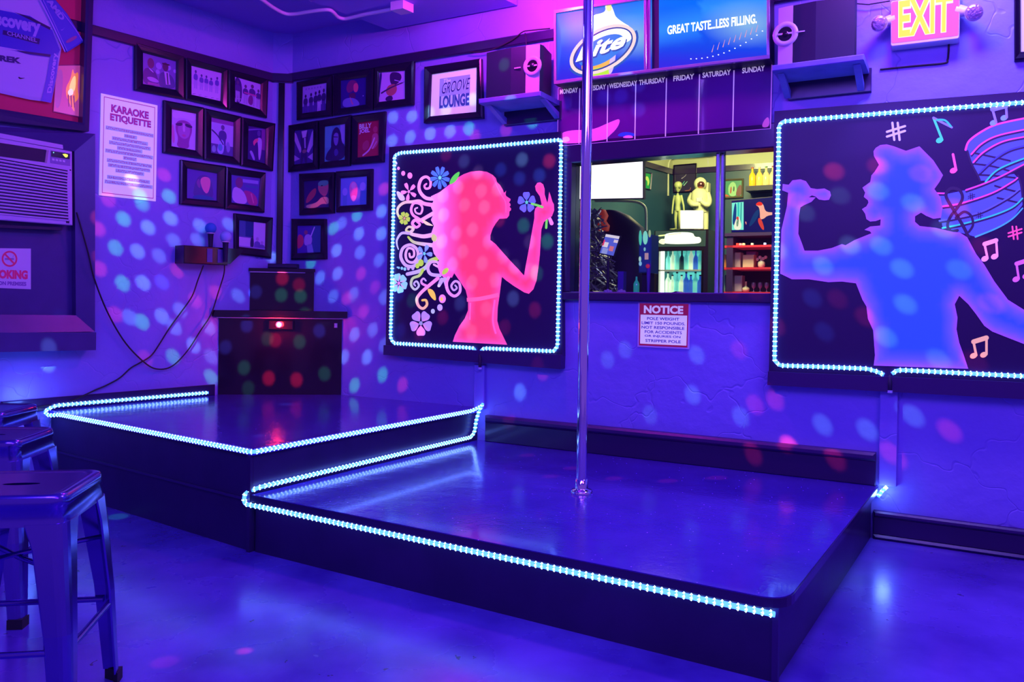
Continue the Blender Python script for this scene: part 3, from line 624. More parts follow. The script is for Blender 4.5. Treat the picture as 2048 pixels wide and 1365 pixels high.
MB().loft([[p+BW.d*(w_*math.cos(2*PI*i/14))+BW.n*(.12*math.sin(2*PI*i/14))+V((0, 0, z)) for i in range(14)] for w_, z in ((.30, .62), (.31, .9), (.29, 1.25), (.26, zz-.12), (.14, zz-.02), (.05, zz+.02))], smooth=True).build('coat', M_matt, t)
zz = BW.sz(1224, 428, n)[1]
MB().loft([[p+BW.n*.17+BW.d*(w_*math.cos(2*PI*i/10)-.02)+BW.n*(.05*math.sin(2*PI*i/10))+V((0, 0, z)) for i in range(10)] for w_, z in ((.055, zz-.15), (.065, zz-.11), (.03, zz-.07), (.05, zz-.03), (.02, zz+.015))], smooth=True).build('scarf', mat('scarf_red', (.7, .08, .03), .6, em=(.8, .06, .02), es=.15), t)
n = -2.3; p = BW.p(BW.sz(1250, 480, n)[0], n, 0)
t = thing('bar_chair', 'black high-backed bar chair between the till and dispenser box', 'chair', p)
MB().lathe(p+V((0, 0, .7)), [(.2, 0), (.21, .03), (.2, .06)], 18).build('seat', M_matt, t); MB().tube([p, p+V((0, 0, .7))], .03, 10).build('stem', M_matt, t); MB().lathe(p, [(.22, 0), (.2, .03), (.05, .05)], 18).build('foot', M_matt, t)
MB().loft([[p-BW.n*.19+BW.d*(w_*c1)+BW.n*(.02*s1)+V((0, 0, z)) for c1, s1 in ((-1, -1), (1, -1), (1, 1), (-1, 1))] for w_, z in ((.18, .74), (.2, .9), (.2, 1.15), (.17, 1.3), (.1, 1.36))]).build('backrest', mat('chair_grey', (.05, .05, .08), .4), t)

# ================================================================== stage, upper platform
def xy(p, z): return V((p.x, p.y, z))
sB = V((-1.10, 3.42, 0)); sR_ = V((.795, 2.285, 0)); sE = BW.at(1757, 960, .004); sD = BW.at(958, 860, .004); pA = LW.at(96, 900, .004)
sE.z = sD.z = pA.z = 0
front = (sR_-sB).normalized(); inn = V((-front.y, front.x, 0)); inn = inn if inn.y > 0 else -inn
right = (sE-sR_).normalized()
def stage_top(name):
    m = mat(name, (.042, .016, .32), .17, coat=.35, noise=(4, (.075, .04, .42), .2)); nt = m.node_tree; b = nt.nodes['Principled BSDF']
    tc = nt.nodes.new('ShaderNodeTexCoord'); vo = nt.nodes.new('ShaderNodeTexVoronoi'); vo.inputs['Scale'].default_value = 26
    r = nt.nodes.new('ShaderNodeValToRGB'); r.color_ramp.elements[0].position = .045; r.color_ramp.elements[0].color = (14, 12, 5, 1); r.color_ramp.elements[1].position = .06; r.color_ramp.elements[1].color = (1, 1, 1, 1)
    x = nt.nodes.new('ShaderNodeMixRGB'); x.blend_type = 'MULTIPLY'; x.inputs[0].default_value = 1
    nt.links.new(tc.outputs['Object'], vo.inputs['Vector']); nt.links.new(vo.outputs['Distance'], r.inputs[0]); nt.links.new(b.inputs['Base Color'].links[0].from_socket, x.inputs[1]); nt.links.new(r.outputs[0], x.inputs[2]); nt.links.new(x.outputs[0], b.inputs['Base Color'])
    n1 = nt.nodes.new('ShaderNodeTexNoise'); n1.inputs['Scale'].default_value = 9; n1.inputs['Detail'].default_value = 7
    n2 = nt.nodes.new('ShaderNodeTexNoise'); n2.inputs['Scale'].default_value = 60; n2.inputs['Detail'].default_value = 3
    ad = nt.nodes.new('ShaderNodeMath'); ad.operation = 'MULTIPLY_ADD'; ad.inputs[1].default_value = .35
    u = nt.nodes.new('ShaderNodeBump'); u.inputs['Strength'].default_value = .22; u.inputs['Distance'].default_value = .01
    nt.links.new(tc.outputs['Object'], n1.inputs['Vector']); nt.links.new(tc.outputs['Object'], n2.inputs['Vector']); nt.links.new(n2.outputs['Fac'], ad.inputs[0]); nt.links.new(n1.outputs['Fac'], ad.inputs[2]); nt.links.new(ad.outputs[0], u.inputs['Height']); nt.links.new(u.outputs[0], b.inputs['Normal'])
    return m
M_deck = stage_top('glossy_deck')
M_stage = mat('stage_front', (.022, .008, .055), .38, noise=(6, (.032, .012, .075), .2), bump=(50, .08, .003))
st = thing('lower_stage', 'low glossy dance stage in front of the bar window wall', 'stage', (.3, 3.2, 0))
rc = []
c0 = sR_-front*.09+right*.09
for i in range(7):
    t = i/6; p = (sR_-front*.09)*(1-t)**2+sR_*2*t*(1-t)+(sR_+right*.09)*t*t; rc.append(p)
f1 = sB+(sD-sB)*.47; f2 = sR_+right*((atz(1679, 1053, H1)-sR_).dot(right))
th_ = .028
def deck(name, pts, z, parent, zt=th_, m=None):
    return MB().prism([xy(p, z-zt) for p in pts], [xy(p, z) for p in pts]).build(name, m or M_deck, parent)
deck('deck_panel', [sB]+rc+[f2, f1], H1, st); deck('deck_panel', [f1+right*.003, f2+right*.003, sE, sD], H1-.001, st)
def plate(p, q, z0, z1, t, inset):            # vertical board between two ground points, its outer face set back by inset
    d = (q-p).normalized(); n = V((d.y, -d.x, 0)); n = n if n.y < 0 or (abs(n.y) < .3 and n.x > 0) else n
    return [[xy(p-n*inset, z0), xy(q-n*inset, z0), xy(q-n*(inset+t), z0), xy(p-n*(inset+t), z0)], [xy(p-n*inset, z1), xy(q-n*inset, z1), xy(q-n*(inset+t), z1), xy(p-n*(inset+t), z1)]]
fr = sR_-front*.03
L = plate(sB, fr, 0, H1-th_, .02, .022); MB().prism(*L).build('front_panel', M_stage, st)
nos = [sB]+rc+[sE-right*.02]
nl = []
for i, p in enumerate(nos):
    t_ = (nos[min(i+1, len(nos)-1)]-nos[max(i-1, 0)]).normalized(); o_ = V((t_.y, -t_.x, 0))
    nl.append([xy(p, H1-th_-.002), xy(p+o_*.004, H1-th_-.002), xy(p+o_*.004, H1-.003), xy(p, H1-.003)])
MB().loft(nl).build('nosing', M_trim, st)
rr0 = sR_+right*.0; Lr = plate(sR_-front*.03+inn*.022, sE-front*.03, 0, H1-th_, .02, .0); MB().prism(*Lr).build('side_panel', M_stage, st)
cpn = sR_-front*.03+inn*.022
MB().prism([xy(cpn+front*a+inn*b, 0) for a, b in ((-.012, -.004), (.006, -.004), (.006, .014), (-.012, .014))], [xy(cpn+front*a+inn*b, H1-th_-.001) for a, b in ((-.012, -.004), (.006, -.004), (.006, .014), (-.012, .014))]).build('corner_bead', M_wood, st)
up = thing('upper_platform', 'higher corner platform carrying the black corner cabinet', 'stage', (-1.4, 4.3, 0))
kk = K0+V((0, 0, 0))
pts = [pA, sB, sD+BW.n*.0, BW.p(.19, .004, 0), LW.p(.17, .004, 0)]
deck('deck_panel', pts, H2, up)
d1 = (sB-pA).normalized(); n1 = V((d1.y, -d1.x, 0)); n1 = n1 if n1.y < 0 else -n1
d2 = (sD-sB).normalized(); n2 = V((d2.y, -d2.x, 0))
MB().prism([xy(pA-n1*.015, 0), xy(sB-n1*.015-d1*.012, 0), xy(sB-n1*.035-d1*.03, 0), xy(pA-n1*.035, 0)], [xy(pA-n1*.015, H2-th_), xy(sB-n1*.015-d1*.012, H2-th_), xy(sB-n1*.035-d1*.03, H2-th_), xy(pA-n1*.035, H2-th_)]).build('front_panel', M_stage, up)
w2 = sB-n2*.012
MB().prism([xy(w2, 0), xy(sD-n2*.012, 0), xy(sD-n2*.03, 0), xy(w2-n2*.02, 0)], [xy(w2, H2-th_), xy(sD-n2*.012, H2-th_), xy(sD-n2*.03, H2-th_), xy(w2-n2*.02, H2-th_)]).build('side_panel', M_stage, up)
MB().prism([xy(pA-n1*.008, H1-.035), xy(sB-n1*.008, H1-.035), xy(sB-n1*.018, H1-.035), xy(pA-n1*.018, H1-.035)], [xy(pA-n1*.008, H1-.025), xy(sB-n1*.008, H1-.025), xy(sB-n1*.018, H1-.025), xy(pA-n1*.018, H1-.025)]).build('seam_strip', M_wood, up)

# dance pole
pb = atz(1163, 986, H1)
t = thing('dance_pole', 'chrome dance pole rising from the lower stage to the ceiling', 'pole', pb)
MB().lathe(pb, [(.0235, 0), (.0235, CEIL-H1)], 28).build('tube', M_chrome, t)
MB().lathe(pb, [(.048, 0), (.048, .008), (.044, .014), (.03, .017), (.0275, .022), (.0275, .06), (.0236, .062)], 28).build('base_flange', M_chrome, t)
MB().lathe(V((pb.x, pb.y, CEIL)), [(.05, 0), (.05, -.01), (.028, -.016), (.028, -.06), (.0236, -.062)], 24).build('ceiling_flange', M_chrome, t)

# ================================================================== LED ropes
def led_chips(mb, p, r):
    u = [V((1, 0, 0)), V((-1, 0, 0)), V((0, 1, 0)), V((0, -1, 0)), V((0, 0, 1)), V((0, 0, -1))]
    mb.mesh([p+x*r for x in u], [[0, 2, 4], [2, 1, 4], [1, 3, 4], [3, 0, 4], [2, 0, 5], [1, 2, 5], [3, 1, 5], [0, 3, 5]], smooth=True)
def rope(label, runs, r=.0085, step=.0235, group='blue LED rope lights'):
    allp = [p for q in runs for p in q]; o = thing('led_rope', label, 'rope light', min(allp, key=lambda p: p.z), group)
    chips = MB(); tb = MB()
    for run in runs:
        tb.tube(run, r, 8); acc = 0
        for i in range(len(run)-1):
            a, b = run[i], run[i+1]; L = (b-a).length; q = step-acc if i or acc else step*.5
            while q <= L:
                p = a+(b-a)*(q/L); led_chips(chips, p+(EYEV-p).normalized()*r*.0, r*1.5); q += step
            acc = L-(q-step)
    tb.build('tube', M_tube, o); ch = chips.build('led_chips', M_led, o); ch['kind'] = 'stuff'
    return o
def corner(pts, rad=.02, n=4):                # polyline with rounded corners
    out = [pts[0]]
    for i in range(1, len(pts)-1):
        a, b, c = pts[i-1], pts[i], pts[i+1]; r = min(rad, (a-b).length*.45, (c-b).length*.45)
        p, q = b+(a-b).normalized()*r, b+(c-b).normalized()*r
        for k in range(n+1):
            t = k/n; out.append(p*(1-t)**2+b*2*t*(1-t)+q*t*t)
    return out+[pts[-1]]
MN = .04
wl = lambda l, n=MN+.009: [BW.at(x, y, n) for x, y in l]
rope('blue rope light framing the pink woman mural', [corner(wl([(952, 706), (948, 697), (925, 695), (787, 687), (781, 676), (785, 500), (789, 312), (800, 306), (950, 295), (1122, 279.5), (1122, 300), (1119, 500), (1115, 692), (1108, 703), (968, 697), (962, 702)]), .012)])
rope('blue rope light framing the singing man mural at right', [corner(wl([(1768, 750), (1755, 744), (1735, 738), (1640, 734), (1560, 731.5), (1549, 722), (1554, 480), (1558, 252), (1566, 243), (1800, 224), (2100, 201)]), .012), corner(wl([(2100, 757), (2048, 753), (1900, 745.5), (1810, 741), (1795, 741), (1784, 748)]), .012)])
# stage ropes: just under the deck edges on the outer faces
fo = -inn*.008
za = H1-th_-.016
lo = [sR_-front*.03+fo*.2+V((0, 0, za)), sB+front*.05+fo*.2+V((0, 0, za)), sB-front*.03+fo*2+V((0, 0, za+.004)), sB-front*.045-inn*.0+V((0, 0, H1+.0)), sB+d2*.03+n2*.012+V((0, 0, H1+.028))]
ld = sD-d2*.1+n2*.015
lo += [ld+V((0, 0, H1+.03)), ld+d2*.035+V((0, 0, H1+.06)), ld+d2*.045+V((0, 0, H1+.12)), sD+n2*.02+BW.n*.03+V((0, 0, H2-.01)), sD+n2*.045+BW.n*.03+V((0, 0, H2+.03))]
rope('blue rope light along the front and left edges of the lower stage', [corner(lo, .03, 5)])
zb_ = H2-.012
uo = [sD+n2*.02-d2*.02+V((0, 0, H2+.006)), sD-d2*.1+n2*.006+V((0, 0, zb_)), sB+n2*.006+d2*.01+V((0, 0, zb_)), sB+n1*.006-d1*.01+V((0, 0, zb_)), pA+n1*.006+d1*.14+V((0, 0, zb_)), pA+n1*.03+d1*.06+V((0, 0, zb_-.01)), pA+n1*.03+d1*.015+V((0, 0, zb_+.01)), LW.p(1.49, .03, H2+.025), LW.p(.56, .033, H2+.022)]
rope('blue rope light edging the upper corner platform', [corner(uo, .03, 5)])
eo = [BW.at(1756, 994, .02), BW.at(1763, 984, .02), BW.at(1772, 976, .03)]
rope('short lit rope end glowing behind the stage right corner', [eo])
light('POINT', 'rope_end_glow', BW.at(1768, 985, .06), .5, (.15, .3, 1), None, .03)
light('POINT', 'left_rope_glow', LW.at(60, 800, .12), 1.6, (.10, .22, 1), None, .05)

# ================================================================== murals
def mural(label, outer, rail_):
    f = qmap(BW, outer, 0); o = thing('mural', label, 'mural', base(f))
    a, b = slab(f, .001, MN); MB().prism(a, b).build('board', M_board, o)
    g = qmap(BW, rail_, 0); a, b = slab(g, .001, MN+.022); MB().prism(a, b).build('bottom_rail', M_wood, o)
    return o
M_board = mat('mural_board', (.024, .009, .062), .42, coat=.03, bump=(20, .06, .004))
PM = pmap(BW, MN)
m1 = mural('square mural of a coral woman singer with floral hair', [(786, 296.5), (1128, 266), (1131, 712), (779, 692)], [(779, 690), (1131, 709), (1130, 737.5), (778.5, 709)])
W_ = [(880,384.5),(897.6,370.5),(916.6,355),(928,348.6),(941.5,343.7),(959,342),(974,344),(985.5,350),(992,356.6),(994,364),(995,365.4),(1000,370),(1006,380),(1008,386),(1010.4,384.5),(1012.6,381.5),(1011.3,389),(1012.6,392.5),(1017.7,396),(1021.4,398.4),(1020.7,402),(1018,405),(1021,408),(1021.4,411.6),(1019,413.8),(1022.4,417.4),(1022,421),(1019,423.3),(1018.5,431.4),(1014,437),(998.7,438),(991.4,447.5),(985.5,457.7),(981,471),(980.8,480.4),(991.4,488.5),(1004,503),(1020,521),(1038,540),(1048.4,551.6),(1051.7,532),(1055.7,511),(1060,488.5),(1065,459),(1069,437),(1069,425.5),(1071,416.7),(1075,413.8),(1083.7,409.4),(1080,393),(1072,381.5),(1070.5,372.7),(1075,366),(1080.7,365),(1086.6,369),(1089.5,378.6),(1089.5,389),(1092.5,399),(1095,406.4),(1096.6,399),(1098.6,383.7),(1101,390),(1105,403.5),(1108,409),(1108.6,421),(1104,433),(1097,437),(1088,444.5),(1083,459),(1081.5,481),(1080,509.7),(1077.5,532),(1073.4,561),(1067,579),(1058,588),(1049,585.4),(1028,572.5),(1012,561),(1004,554),(1001.7,572.5),(999,593.5),(995.7,616),(994.8,642),(999,658),(1007,674),(1014.6,690),(905.8,684),(910,671),(918.7,653),(930,637),(936.4,621),(936.4,600),(931.6,580.6),(921,564.5),(908.7,546.7),(904,556),(897,553),(888,556),(880,548),(876,536),(878,520),(868,508),(864,492),(868,478),(863,466),(868,452),(862,440),(868,428),(862,414),(868,400),(862,393)]
coral, hot, pinkc = lin(255, 62, 96), lin(255, 84, 150), lin(255, 110, 205)
def wcol(x, y, d):
    c = mix(hot, coral, d/16)
    c = mix(c, pinkc, (925-x)/55)
    return mix(c, lin(250, 170, 235), (892-x)/28)
ar = Art(PM, .0008); ar.grad(W_, wcol, 3, 9)
ar.build('painted_singer', M_paint, m1)
ar = Art(PM, .0008); ar.stroke([(934, 600), (960, 598), (998, 590)], 8, 8, lin(255, 105, 150), 5, caps=False); ar.stroke([(941, 606), (940, 640)], 3, 2, lin(255, 110, 170), 5, caps=False); ar.stroke([(990, 600), (986, 640), (992, 668)], 4, 4, lin(255, 100, 165), 5, caps=False); ar.stroke([(985, 352), (1000, 385), (1011, 404), (1012, 425)], 2, 2, lin(255, 100, 150), 5)
ar.build('painted_band', M_paint, m1)
PK, PL, LM, YL, LI, BL_, CYN = lin(255, 150, 215), lin(250, 185, 235), lin(190, 235, 60), lin(255, 215, 70), lin(205, 180, 250), lin(90, 150, 255), lin(150, 225, 255)
class Painted:                                # every painted motif is a part of its mural
    def __init__(self, par): self.par = par
    def one(self, nm, fn): a_ = Art(PM, .0008); fn(a_); return a_.build(nm, M_paint, self.par)
    def smooth(self, p, c, lay=0): return self.one('painted_leaf', lambda a_: a_.smooth(p, c, lay))
    def shape(self, p, c, lay=0): return self.one('painted_dot', lambda a_: a_.shape(p, c, lay))
sw = Painted(m1)
S = lambda pts, w0, w1, c, c2=None, lay=1: sw.one('painted_swirl', lambda a_: a_.stroke(pts, w0, w1, c, lay, c2))
S([(870,398),(853,396.7),(841.5,386),(838,373),(843,358.6),(853,354),(861,361.5),(860,374.7),(852,377.7),(849,372),(853,368)], 7.5, 3.5, PL, PK)
S([(872,411),(850,408),(838.6,402.6),(825,404),(809,405.5),(797.6,414),(795,426),(800.5,437.7)], 8, 4, PK, lin(235, 240, 140), 1.1)
S([(846,444),(836,437),(826,430),(822.5,418.7),(828,407),(840,408.4),(845,417),(841.5,427.5),(832.7,426),(830,418.7),(835,415.8)], 6, 3, PK, PL, 1.2)
S([(872,424),(856,433),(841.5,440.7),(830,440.7),(825,448),(832.7,455),(840,449.5),(834,443.6)], 8, 4, PL, PK, 1.3)
S([(872,468.5),(850,473),(835.7,471.4),(821,467),(827,458),(818,454),(812,461),(818,463.4)], 9, 3, PL, lin(225, 235, 120), 1.4)
S([(818,467),(803.4,467),(794.6,478.8),(794,489),(797,499)], 6, 2, LI, lin(220, 220, 255), 1.5)
S([(874,492),(850,489),(828,484.6),(816.6,474.4)], 9, 4, PL, LM, 1.6)
S([(842,508),(838.6,519.3),(828,532.5),(812,531),(802,515),(806,497),(821,490),(834,499),(835.7,513.4),(827,525),(815,522),(811.5,509),(816.6,497),(827,500),(828,512),(821,515),(819,507.6)], 7, 4, LI, PL, 1.7)
S([(873,518),(859,523.7),(853,534),(838.6,542.7),(815,548.6)], 9, 7, LM, LI, 1.8)
S([(846,540),(838.6,551.5),(825.4,557.4),(822.5,570.6),(830,579.4),(838,572),(833.5,563),(828,567.6),(831,572)], 6, 3, LM, LI, 1.9)
S([(880,551.5),(862,548.6),(856,537),(862,525),(875,525),(878,534),(868,529.6)], 7, 4, LI, PL, 2.0)
S([(876,557),(856,573.5),(841.5,586.7),(834,598.4),(837,611.6),(846,617.5),(854,610),(852,601),(845,601)], 7, 4.5, PK, YL, 2.1)
S([(853,572),(844.5,567.6),(843,561.8),(847.4,557.4),(852,562)], 5, 3, PK, LI, 2.2)
S([(900,550),(893,566),(897,583.8),(909,592.6),(920,583.8),(919,567.6),(910.4,563),(903,572),(907.5,580.8),(914,576.4),(910.4,571)], 7, 3, PK, LI, 2.3)
S([(884,560),(878,572)], 9, 6, LI, lin(240, 240, 220), 2.2)
S([(890,558),(893,576)], 8, 4, LI, PL, 2.15)
sw.smooth([(853.3,578),(863.5,578),(870.8,586.7),(873,604),(862,595.5)], YL, 2.5); sw.smooth([(884,544),(891,536),(898,537),(895.7,545.7),(885.5,551)], LM, 4)
sw.smooth([(897,370.5),(904.5,352.7),(920.7,341),(917.7,354),(909,366)], lin(90, 240, 60), 4)
sw.smooth([(791,380),(806,388),(812,401),(799,402.6)], lin(225, 205, 240), 1.6)
sw.smooth([(862,452),(850,450),(842,437),(858,446),(868,452)], lin(255, 235, 170), 2.6)
sw.smooth([(866,466),(876,475),(870,486),(862,478)], lin(215, 225, 120), 4.2)
for x, y, r, c in ((793, 327, 2, LI), (797.3, 337, 2.7, PK), (806.7, 347, 4, PK), (820, 351.5, 5, PK), (795, 535, 1.3, CYN), (798, 536, 1.9, CYN), (804, 537, 2.5, CYN), (810, 538.5, 2.8, CYN), (817, 537.6, 2.8, LI), (826, 537, 3, LI), (835, 532, 4.2, LM), (842, 526, 5.6, LM), (885, 598, 7, PK), (880, 615.5, 5.4, LI), (866, 623, 4, lin(190, 200, 200))): sw.shape(circ(x, y, r, r*1.25), c, 3)
sw.shape(circ(883.5, 598.5, 2.5, 4), YL, 3.5)
def flower(x, y, r, n, c, c2, wid=.42, a0=0, cc=None, inner=.18):
    fa = Art(PM, .0008)
    for i in range(n):
        a_ = a0+2*PI*i/n; ux, uy = math.cos(a_), math.sin(a_)*1.15; vx, vy = -math.sin(a_), math.cos(a_)*1.15
        P_ = lambda p, q: (x+ux*p*r+vx*q*r, y+uy*p*r+vy*q*r)
        pts_ = chaikin([P_(inner, .03), P_(.6, wid), P_(.95, wid*.8), P_(.93, 0), P_(.95, -wid*.8), P_(.6, -wid), P_(inner, -.03)], 2)
        col = [c2 if k_ in (0, len(pts_)-1) else c for k_ in range(len(pts_))]
        fa.shape(pts_, col, 3+.05*i)
    fa.shape(circ(x, y, r*.16, r*.19, 10), cc or c2, 3.6); fa.build('painted_flower', M_paint, m1)
flower(798, 567, 18, 6, CYN, PK, .40, .3, lin(255, 140, 210)); flower(842, 647, 23, 5, lin(190, 150, 245), PK, .42, .31, lin(150, 160, 190))
flower(880, 355.7, 21, 9, lin(80, 130, 250), lin(60, 180, 230), .19, .2, lin(120, 240, 200)); flower(849, 507.6, 17, 5, lin(140, 170, 255), lin(90, 130, 240), .24, .1, lin(120, 230, 220))
flower(818, 383.5, 17, 5, PK, PL, .22, .5, PK); flower(809, 437, 12, 6, LM, lin(250, 190, 120), .36, .2, lin(250, 170, 140)); flower(1053.6, 405, 19, 5, lin(110, 110, 235), lin(60, 130, 220), .40, .9, lin(90, 220, 160))
S([(1064, 408), (1075, 411), (1085, 414.5)], 4.5, 4.5, lin(120, 245, 70), None, 5); S([(1093.5, 440), (1092.5, 456)], 4.5, 4.5, lin(120, 245, 70), None, 2); S([(1099, 436), (1103.4, 447)], 6, 8, PK, None, 1.5)


m2 = mural('big mural of a blue man in a hat singing', [(1552, 226), (2112, 182.5), (2112, 768), (1541, 744)], [(1541, 742), (2112, 766), (2112, 800), (1539.5, 768.5)])
Mn = [(1751.5,296),(1760.6,290.4),(1773.4,289),(1788,293),(1812,302),(1838.5,293),(1840,294),(1866.7,321),(1886,350.8),(1879,364),(1868.7,378.5),(1881,395),(1885,415.4),(1882,436),(1866.7,438),(1852,431.8),(1842,425.6),(1830,433),(1830,444),(1839.4,452.5),(1871,456),(1907.7,464.6),(1919,465),(1934.4,475),(1952.6,509),(1968.5,529.5),(1989,563.6),(2016,600),(2048,620),(2076,630),(2098,641),(2098,704),(2048,688.5),(2018.5,677),(1984.4,663.5),(1968.5,652),(1952.6,629.4),(1936.7,609),(1918.5,592),(1909.5,609),(1915,636),(1913,659),(1918.5,686),(1927.6,711),(1936.5,738),(1747.5,731.6),(1750,711),(1746.4,661),(1736,638.5),(1733,613.5),(1725,600),(1712,567),(1684,563.5),(1656.7,564.7),(1618,559),(1584,559),(1560.5,547.6),(1561.5,510),(1563,460),(1574,413),(1576.6,385.7),(1564.6,381),(1565.6,368.3),(1577.5,370),(1585,361),(1601,359),(1612,362.8),(1621.4,376.5),(1634,378.7),(1649,377.4),(1660,383),(1662,391),(1658,400),(1649,401),(1638,399.4),(1630.6,393),(1624,391),(1617,395),(1631.5,395),(1623,404),(1608.6,410.4),(1601,415),(1598,431.5),(1596.7,468),(1604.5,488.6),(1609,501.8),(1636,501.8),(1663.5,496.5),(1684,488.6),(1691,491),(1709,480.7),(1743,467),(1740,463),(1729,460),(1740.5,453.4),(1760.6,451.6),(1761.5,438.8),(1751.5,442.5),(1740.5,443.4),(1733,438.8),(1730.4,427.8),(1724,418.6),(1733,413),(1737,405.8),(1736,401),(1727.7,394),(1730.4,385.7),(1725,375.6),(1740.5,364.6),(1743,351),(1749.6,343.6),(1758,330),(1748,312.4),(1747,303)]
mb1, mb2, mb3 = lin(150, 78, 235), lin(98, 88, 250), lin(25, 75, 255)
ar = Art(PM, .0008); ar.grad(Mn, lambda x, y, d: mix(mix(mb1, mb2, d/10), mb3, (d-8)/24), 3, 11); ar.build('painted_singer', M_paint, m2)
ar = Art(PM, .0008)
DK = (.012, .004, .04); PP = lin(235, 70, 215); GR = lin(40, 200, 180); FI = lin(72, 82, 240)
T1 = [(1931,300),(1938.5,282),(1963,263.6),(1994,249),(2048,237),(2098,228)]; T6 = [(1932,380.5),(1967,368),(2004,352),(2048,329),(2098,306)]
ar.shape(T1+T6[::-1][:3]+[(2004, 352), (1985, 360), (1960, 362), (1952, 345), (1944, 325), (1938, 310)], FI, .5)
low = [(1871,386.7),(1895,388),(1932,380.5),(1967,368),(2004,352),(2028,348),(2039,360),(2043,385),(2045,410),(2024.6,438),(1994,456.4),(1951,474),(1930,468),(1886,457),(1880,430)]
ar.shape(low, FI, .45)
def line(pts, c, dark=True, w=4):
    if dark: ar.stroke([(x+.6, y+3.4) for x, y in pts], w, w*.8, DK, 1)
    ar.stroke(pts, w*.85, w*.7, c, 1.6)
line(T1, PP, False, 5); line([(1942.6,308.7),(1963,288),(1994,272),(2048,259.5),(2098,250)], PP); line([(1946.7,325),(1967,304.6),(2004,284),(2048,274),(2098,266)], PP)
line([(1959,345.6),(1983.6,323),(2014,302.6),(2048,292),(2098,284)], lin(60, 60, 190)); line([(1971,364),(1996,339.5),(2048,317),(2098,300)], GR); line([(1932,380.5),(1967,368),(2004,352),(2048,329),(2098,306)], lin(225, 70, 215))
line([(1870.8,386.7),(1890,387)], PP); line([(1886,413),(1922,407),(1983.6,386.7),(2024.6,364),(2035,356)], PP); line([(1879,442),(1912,436),(1963,423.6),(2014,397),(2039,378.5)], lin(90, 90, 235)); line([(1885,456.4),(1926,448),(1983.6,432),(2024.6,415),(2045,397)], GR); line([(1951,474),(1994,456.4),(2024.6,438),(2045,417)], lin(60, 170, 230), False)
for pts in ([(1946, 306), (1975, 312), (2020, 322)], [(1948, 328), (1985, 333), (2018, 342)], [(1958, 350), (1990, 352), (2030, 356)], [(1990, 372), (2010, 378), (2034, 384)], [(1935, 302), (1942, 325), (1956, 352), (1960, 362)], [(2036, 352), (2042, 372), (2045, 396)], [(1995, 396), (2020, 402), (2038, 406)]): ar.stroke(pts, 4, 4, DK, 1.2)
ar.build('painted_staff', M_paint, m2); ar = Art(PM, .0008)
ar.stroke([(1937, 474), (1926, 452), (1910, 425), (1894, 398), (1893, 386), (1903, 377), (1919, 381), (1925, 396), (1916, 414), (1902, 432), (1895, 450), (1901, 462), (1915, 461)], 7, 6, DK, 2)
ar.stroke([(1912, 436), (1928, 424), (1942, 432), (1946, 450), (1938, 464)], 6, 5, DK, 2)
ar.build('painted_clef', M_paint, m2)
def hashmark(x, y, r, c):
    ar = Art(PM, .0008)
    for q in (-.28, .28): ar.stroke([(x+q*r-.1*r, y-.9*r), (x+q*r+.1*r, y+.9*r)], .24*r, .24*r, c, 2); ar.stroke([(x-.95*r, y+q*r*.9+.3*r), (x+.95*r, y+q*r*.9-.3*r)], .24*r, .24*r, c, 2.1)
    ar.build('painted_sharp', M_paint, m2)
hashmark(1792, 263, 19, lin(200, 185, 235)); hashmark(2030, 466, 14, lin(250, 80, 150)); hashmark(1943, 393, 7, DK); hashmark(1959, 431, 7, DK)
def note(heads, top, c, w=4.2, c2=None, flag=None):
    ar = Art(PM, .0008)
    for (x, y) in heads: ar.shape(circ(x, y, 7.5, 5.5, 14, -.4), c, 2)
    for (x, y), (tx, ty) in zip(heads, top): ar.stroke([(x+5.5, y-1), (tx, ty)], w, w, c2 or c, 2.1)
    if len(heads) == 2: ar.stroke([top[0], top[1]], w*1.9, w*1.9, c2 or c, 2.2)
    for q_ in flag or (): ar.stroke(*q_)
    ar.build('painted_note', M_paint, m2)
note([(1879, 281)], [(1867, 236)], lin(60, 215, 150), 5, None, [([(1867, 236), (1886, 246), (1903.6, 255)], 5, 4.5, lin(130, 120, 225), 2.3), ([(1874, 240), (1890, 241), (1902, 253)], 4, 4, lin(40, 190, 170), 2.4)])
note([(1906.7, 341.5)], [(1906, 309)], lin(255, 90, 190), 5); note([(1986.7, 246), (2008, 236)], [(1985, 219), (2012, 212)], lin(120, 150, 250), 5, lin(140, 120, 245))
note([(1969.6, 518), (1989, 513.6)], [(1969, 488.6), (1992.4, 481)], lin(245, 160, 235), 4.5); note([(2032, 559), (2052, 553)], [(2033, 528), (2058, 520)], lin(215, 100, 240), 4.5); note([(1947, 712), (1967.4, 710)], [(1947, 684), (1973, 676)], lin(240, 180, 130), 5)
for x, y, lab in ((960, 719, 'clear rope light plug hanging below the woman mural'), (1780, 765, 'clear rope light plug hanging below the singing man mural')):
    p = BW.at(x, y, MN+.03); q = BW.at(x, y+16, MN+.02); r_ = BW.at(x-1, y-14, MN+.012)
    t = thing('power_plug', lab, 'plug', q)
    MB().tube([r_, p, q], [.004, .009, .009], 8).build('body', M_matt, t); MB().tube([q, q-V((0, 0, .012))], .012, 8).build('cap', mat('clear_plug', (.5, .6, .8), .2), t)

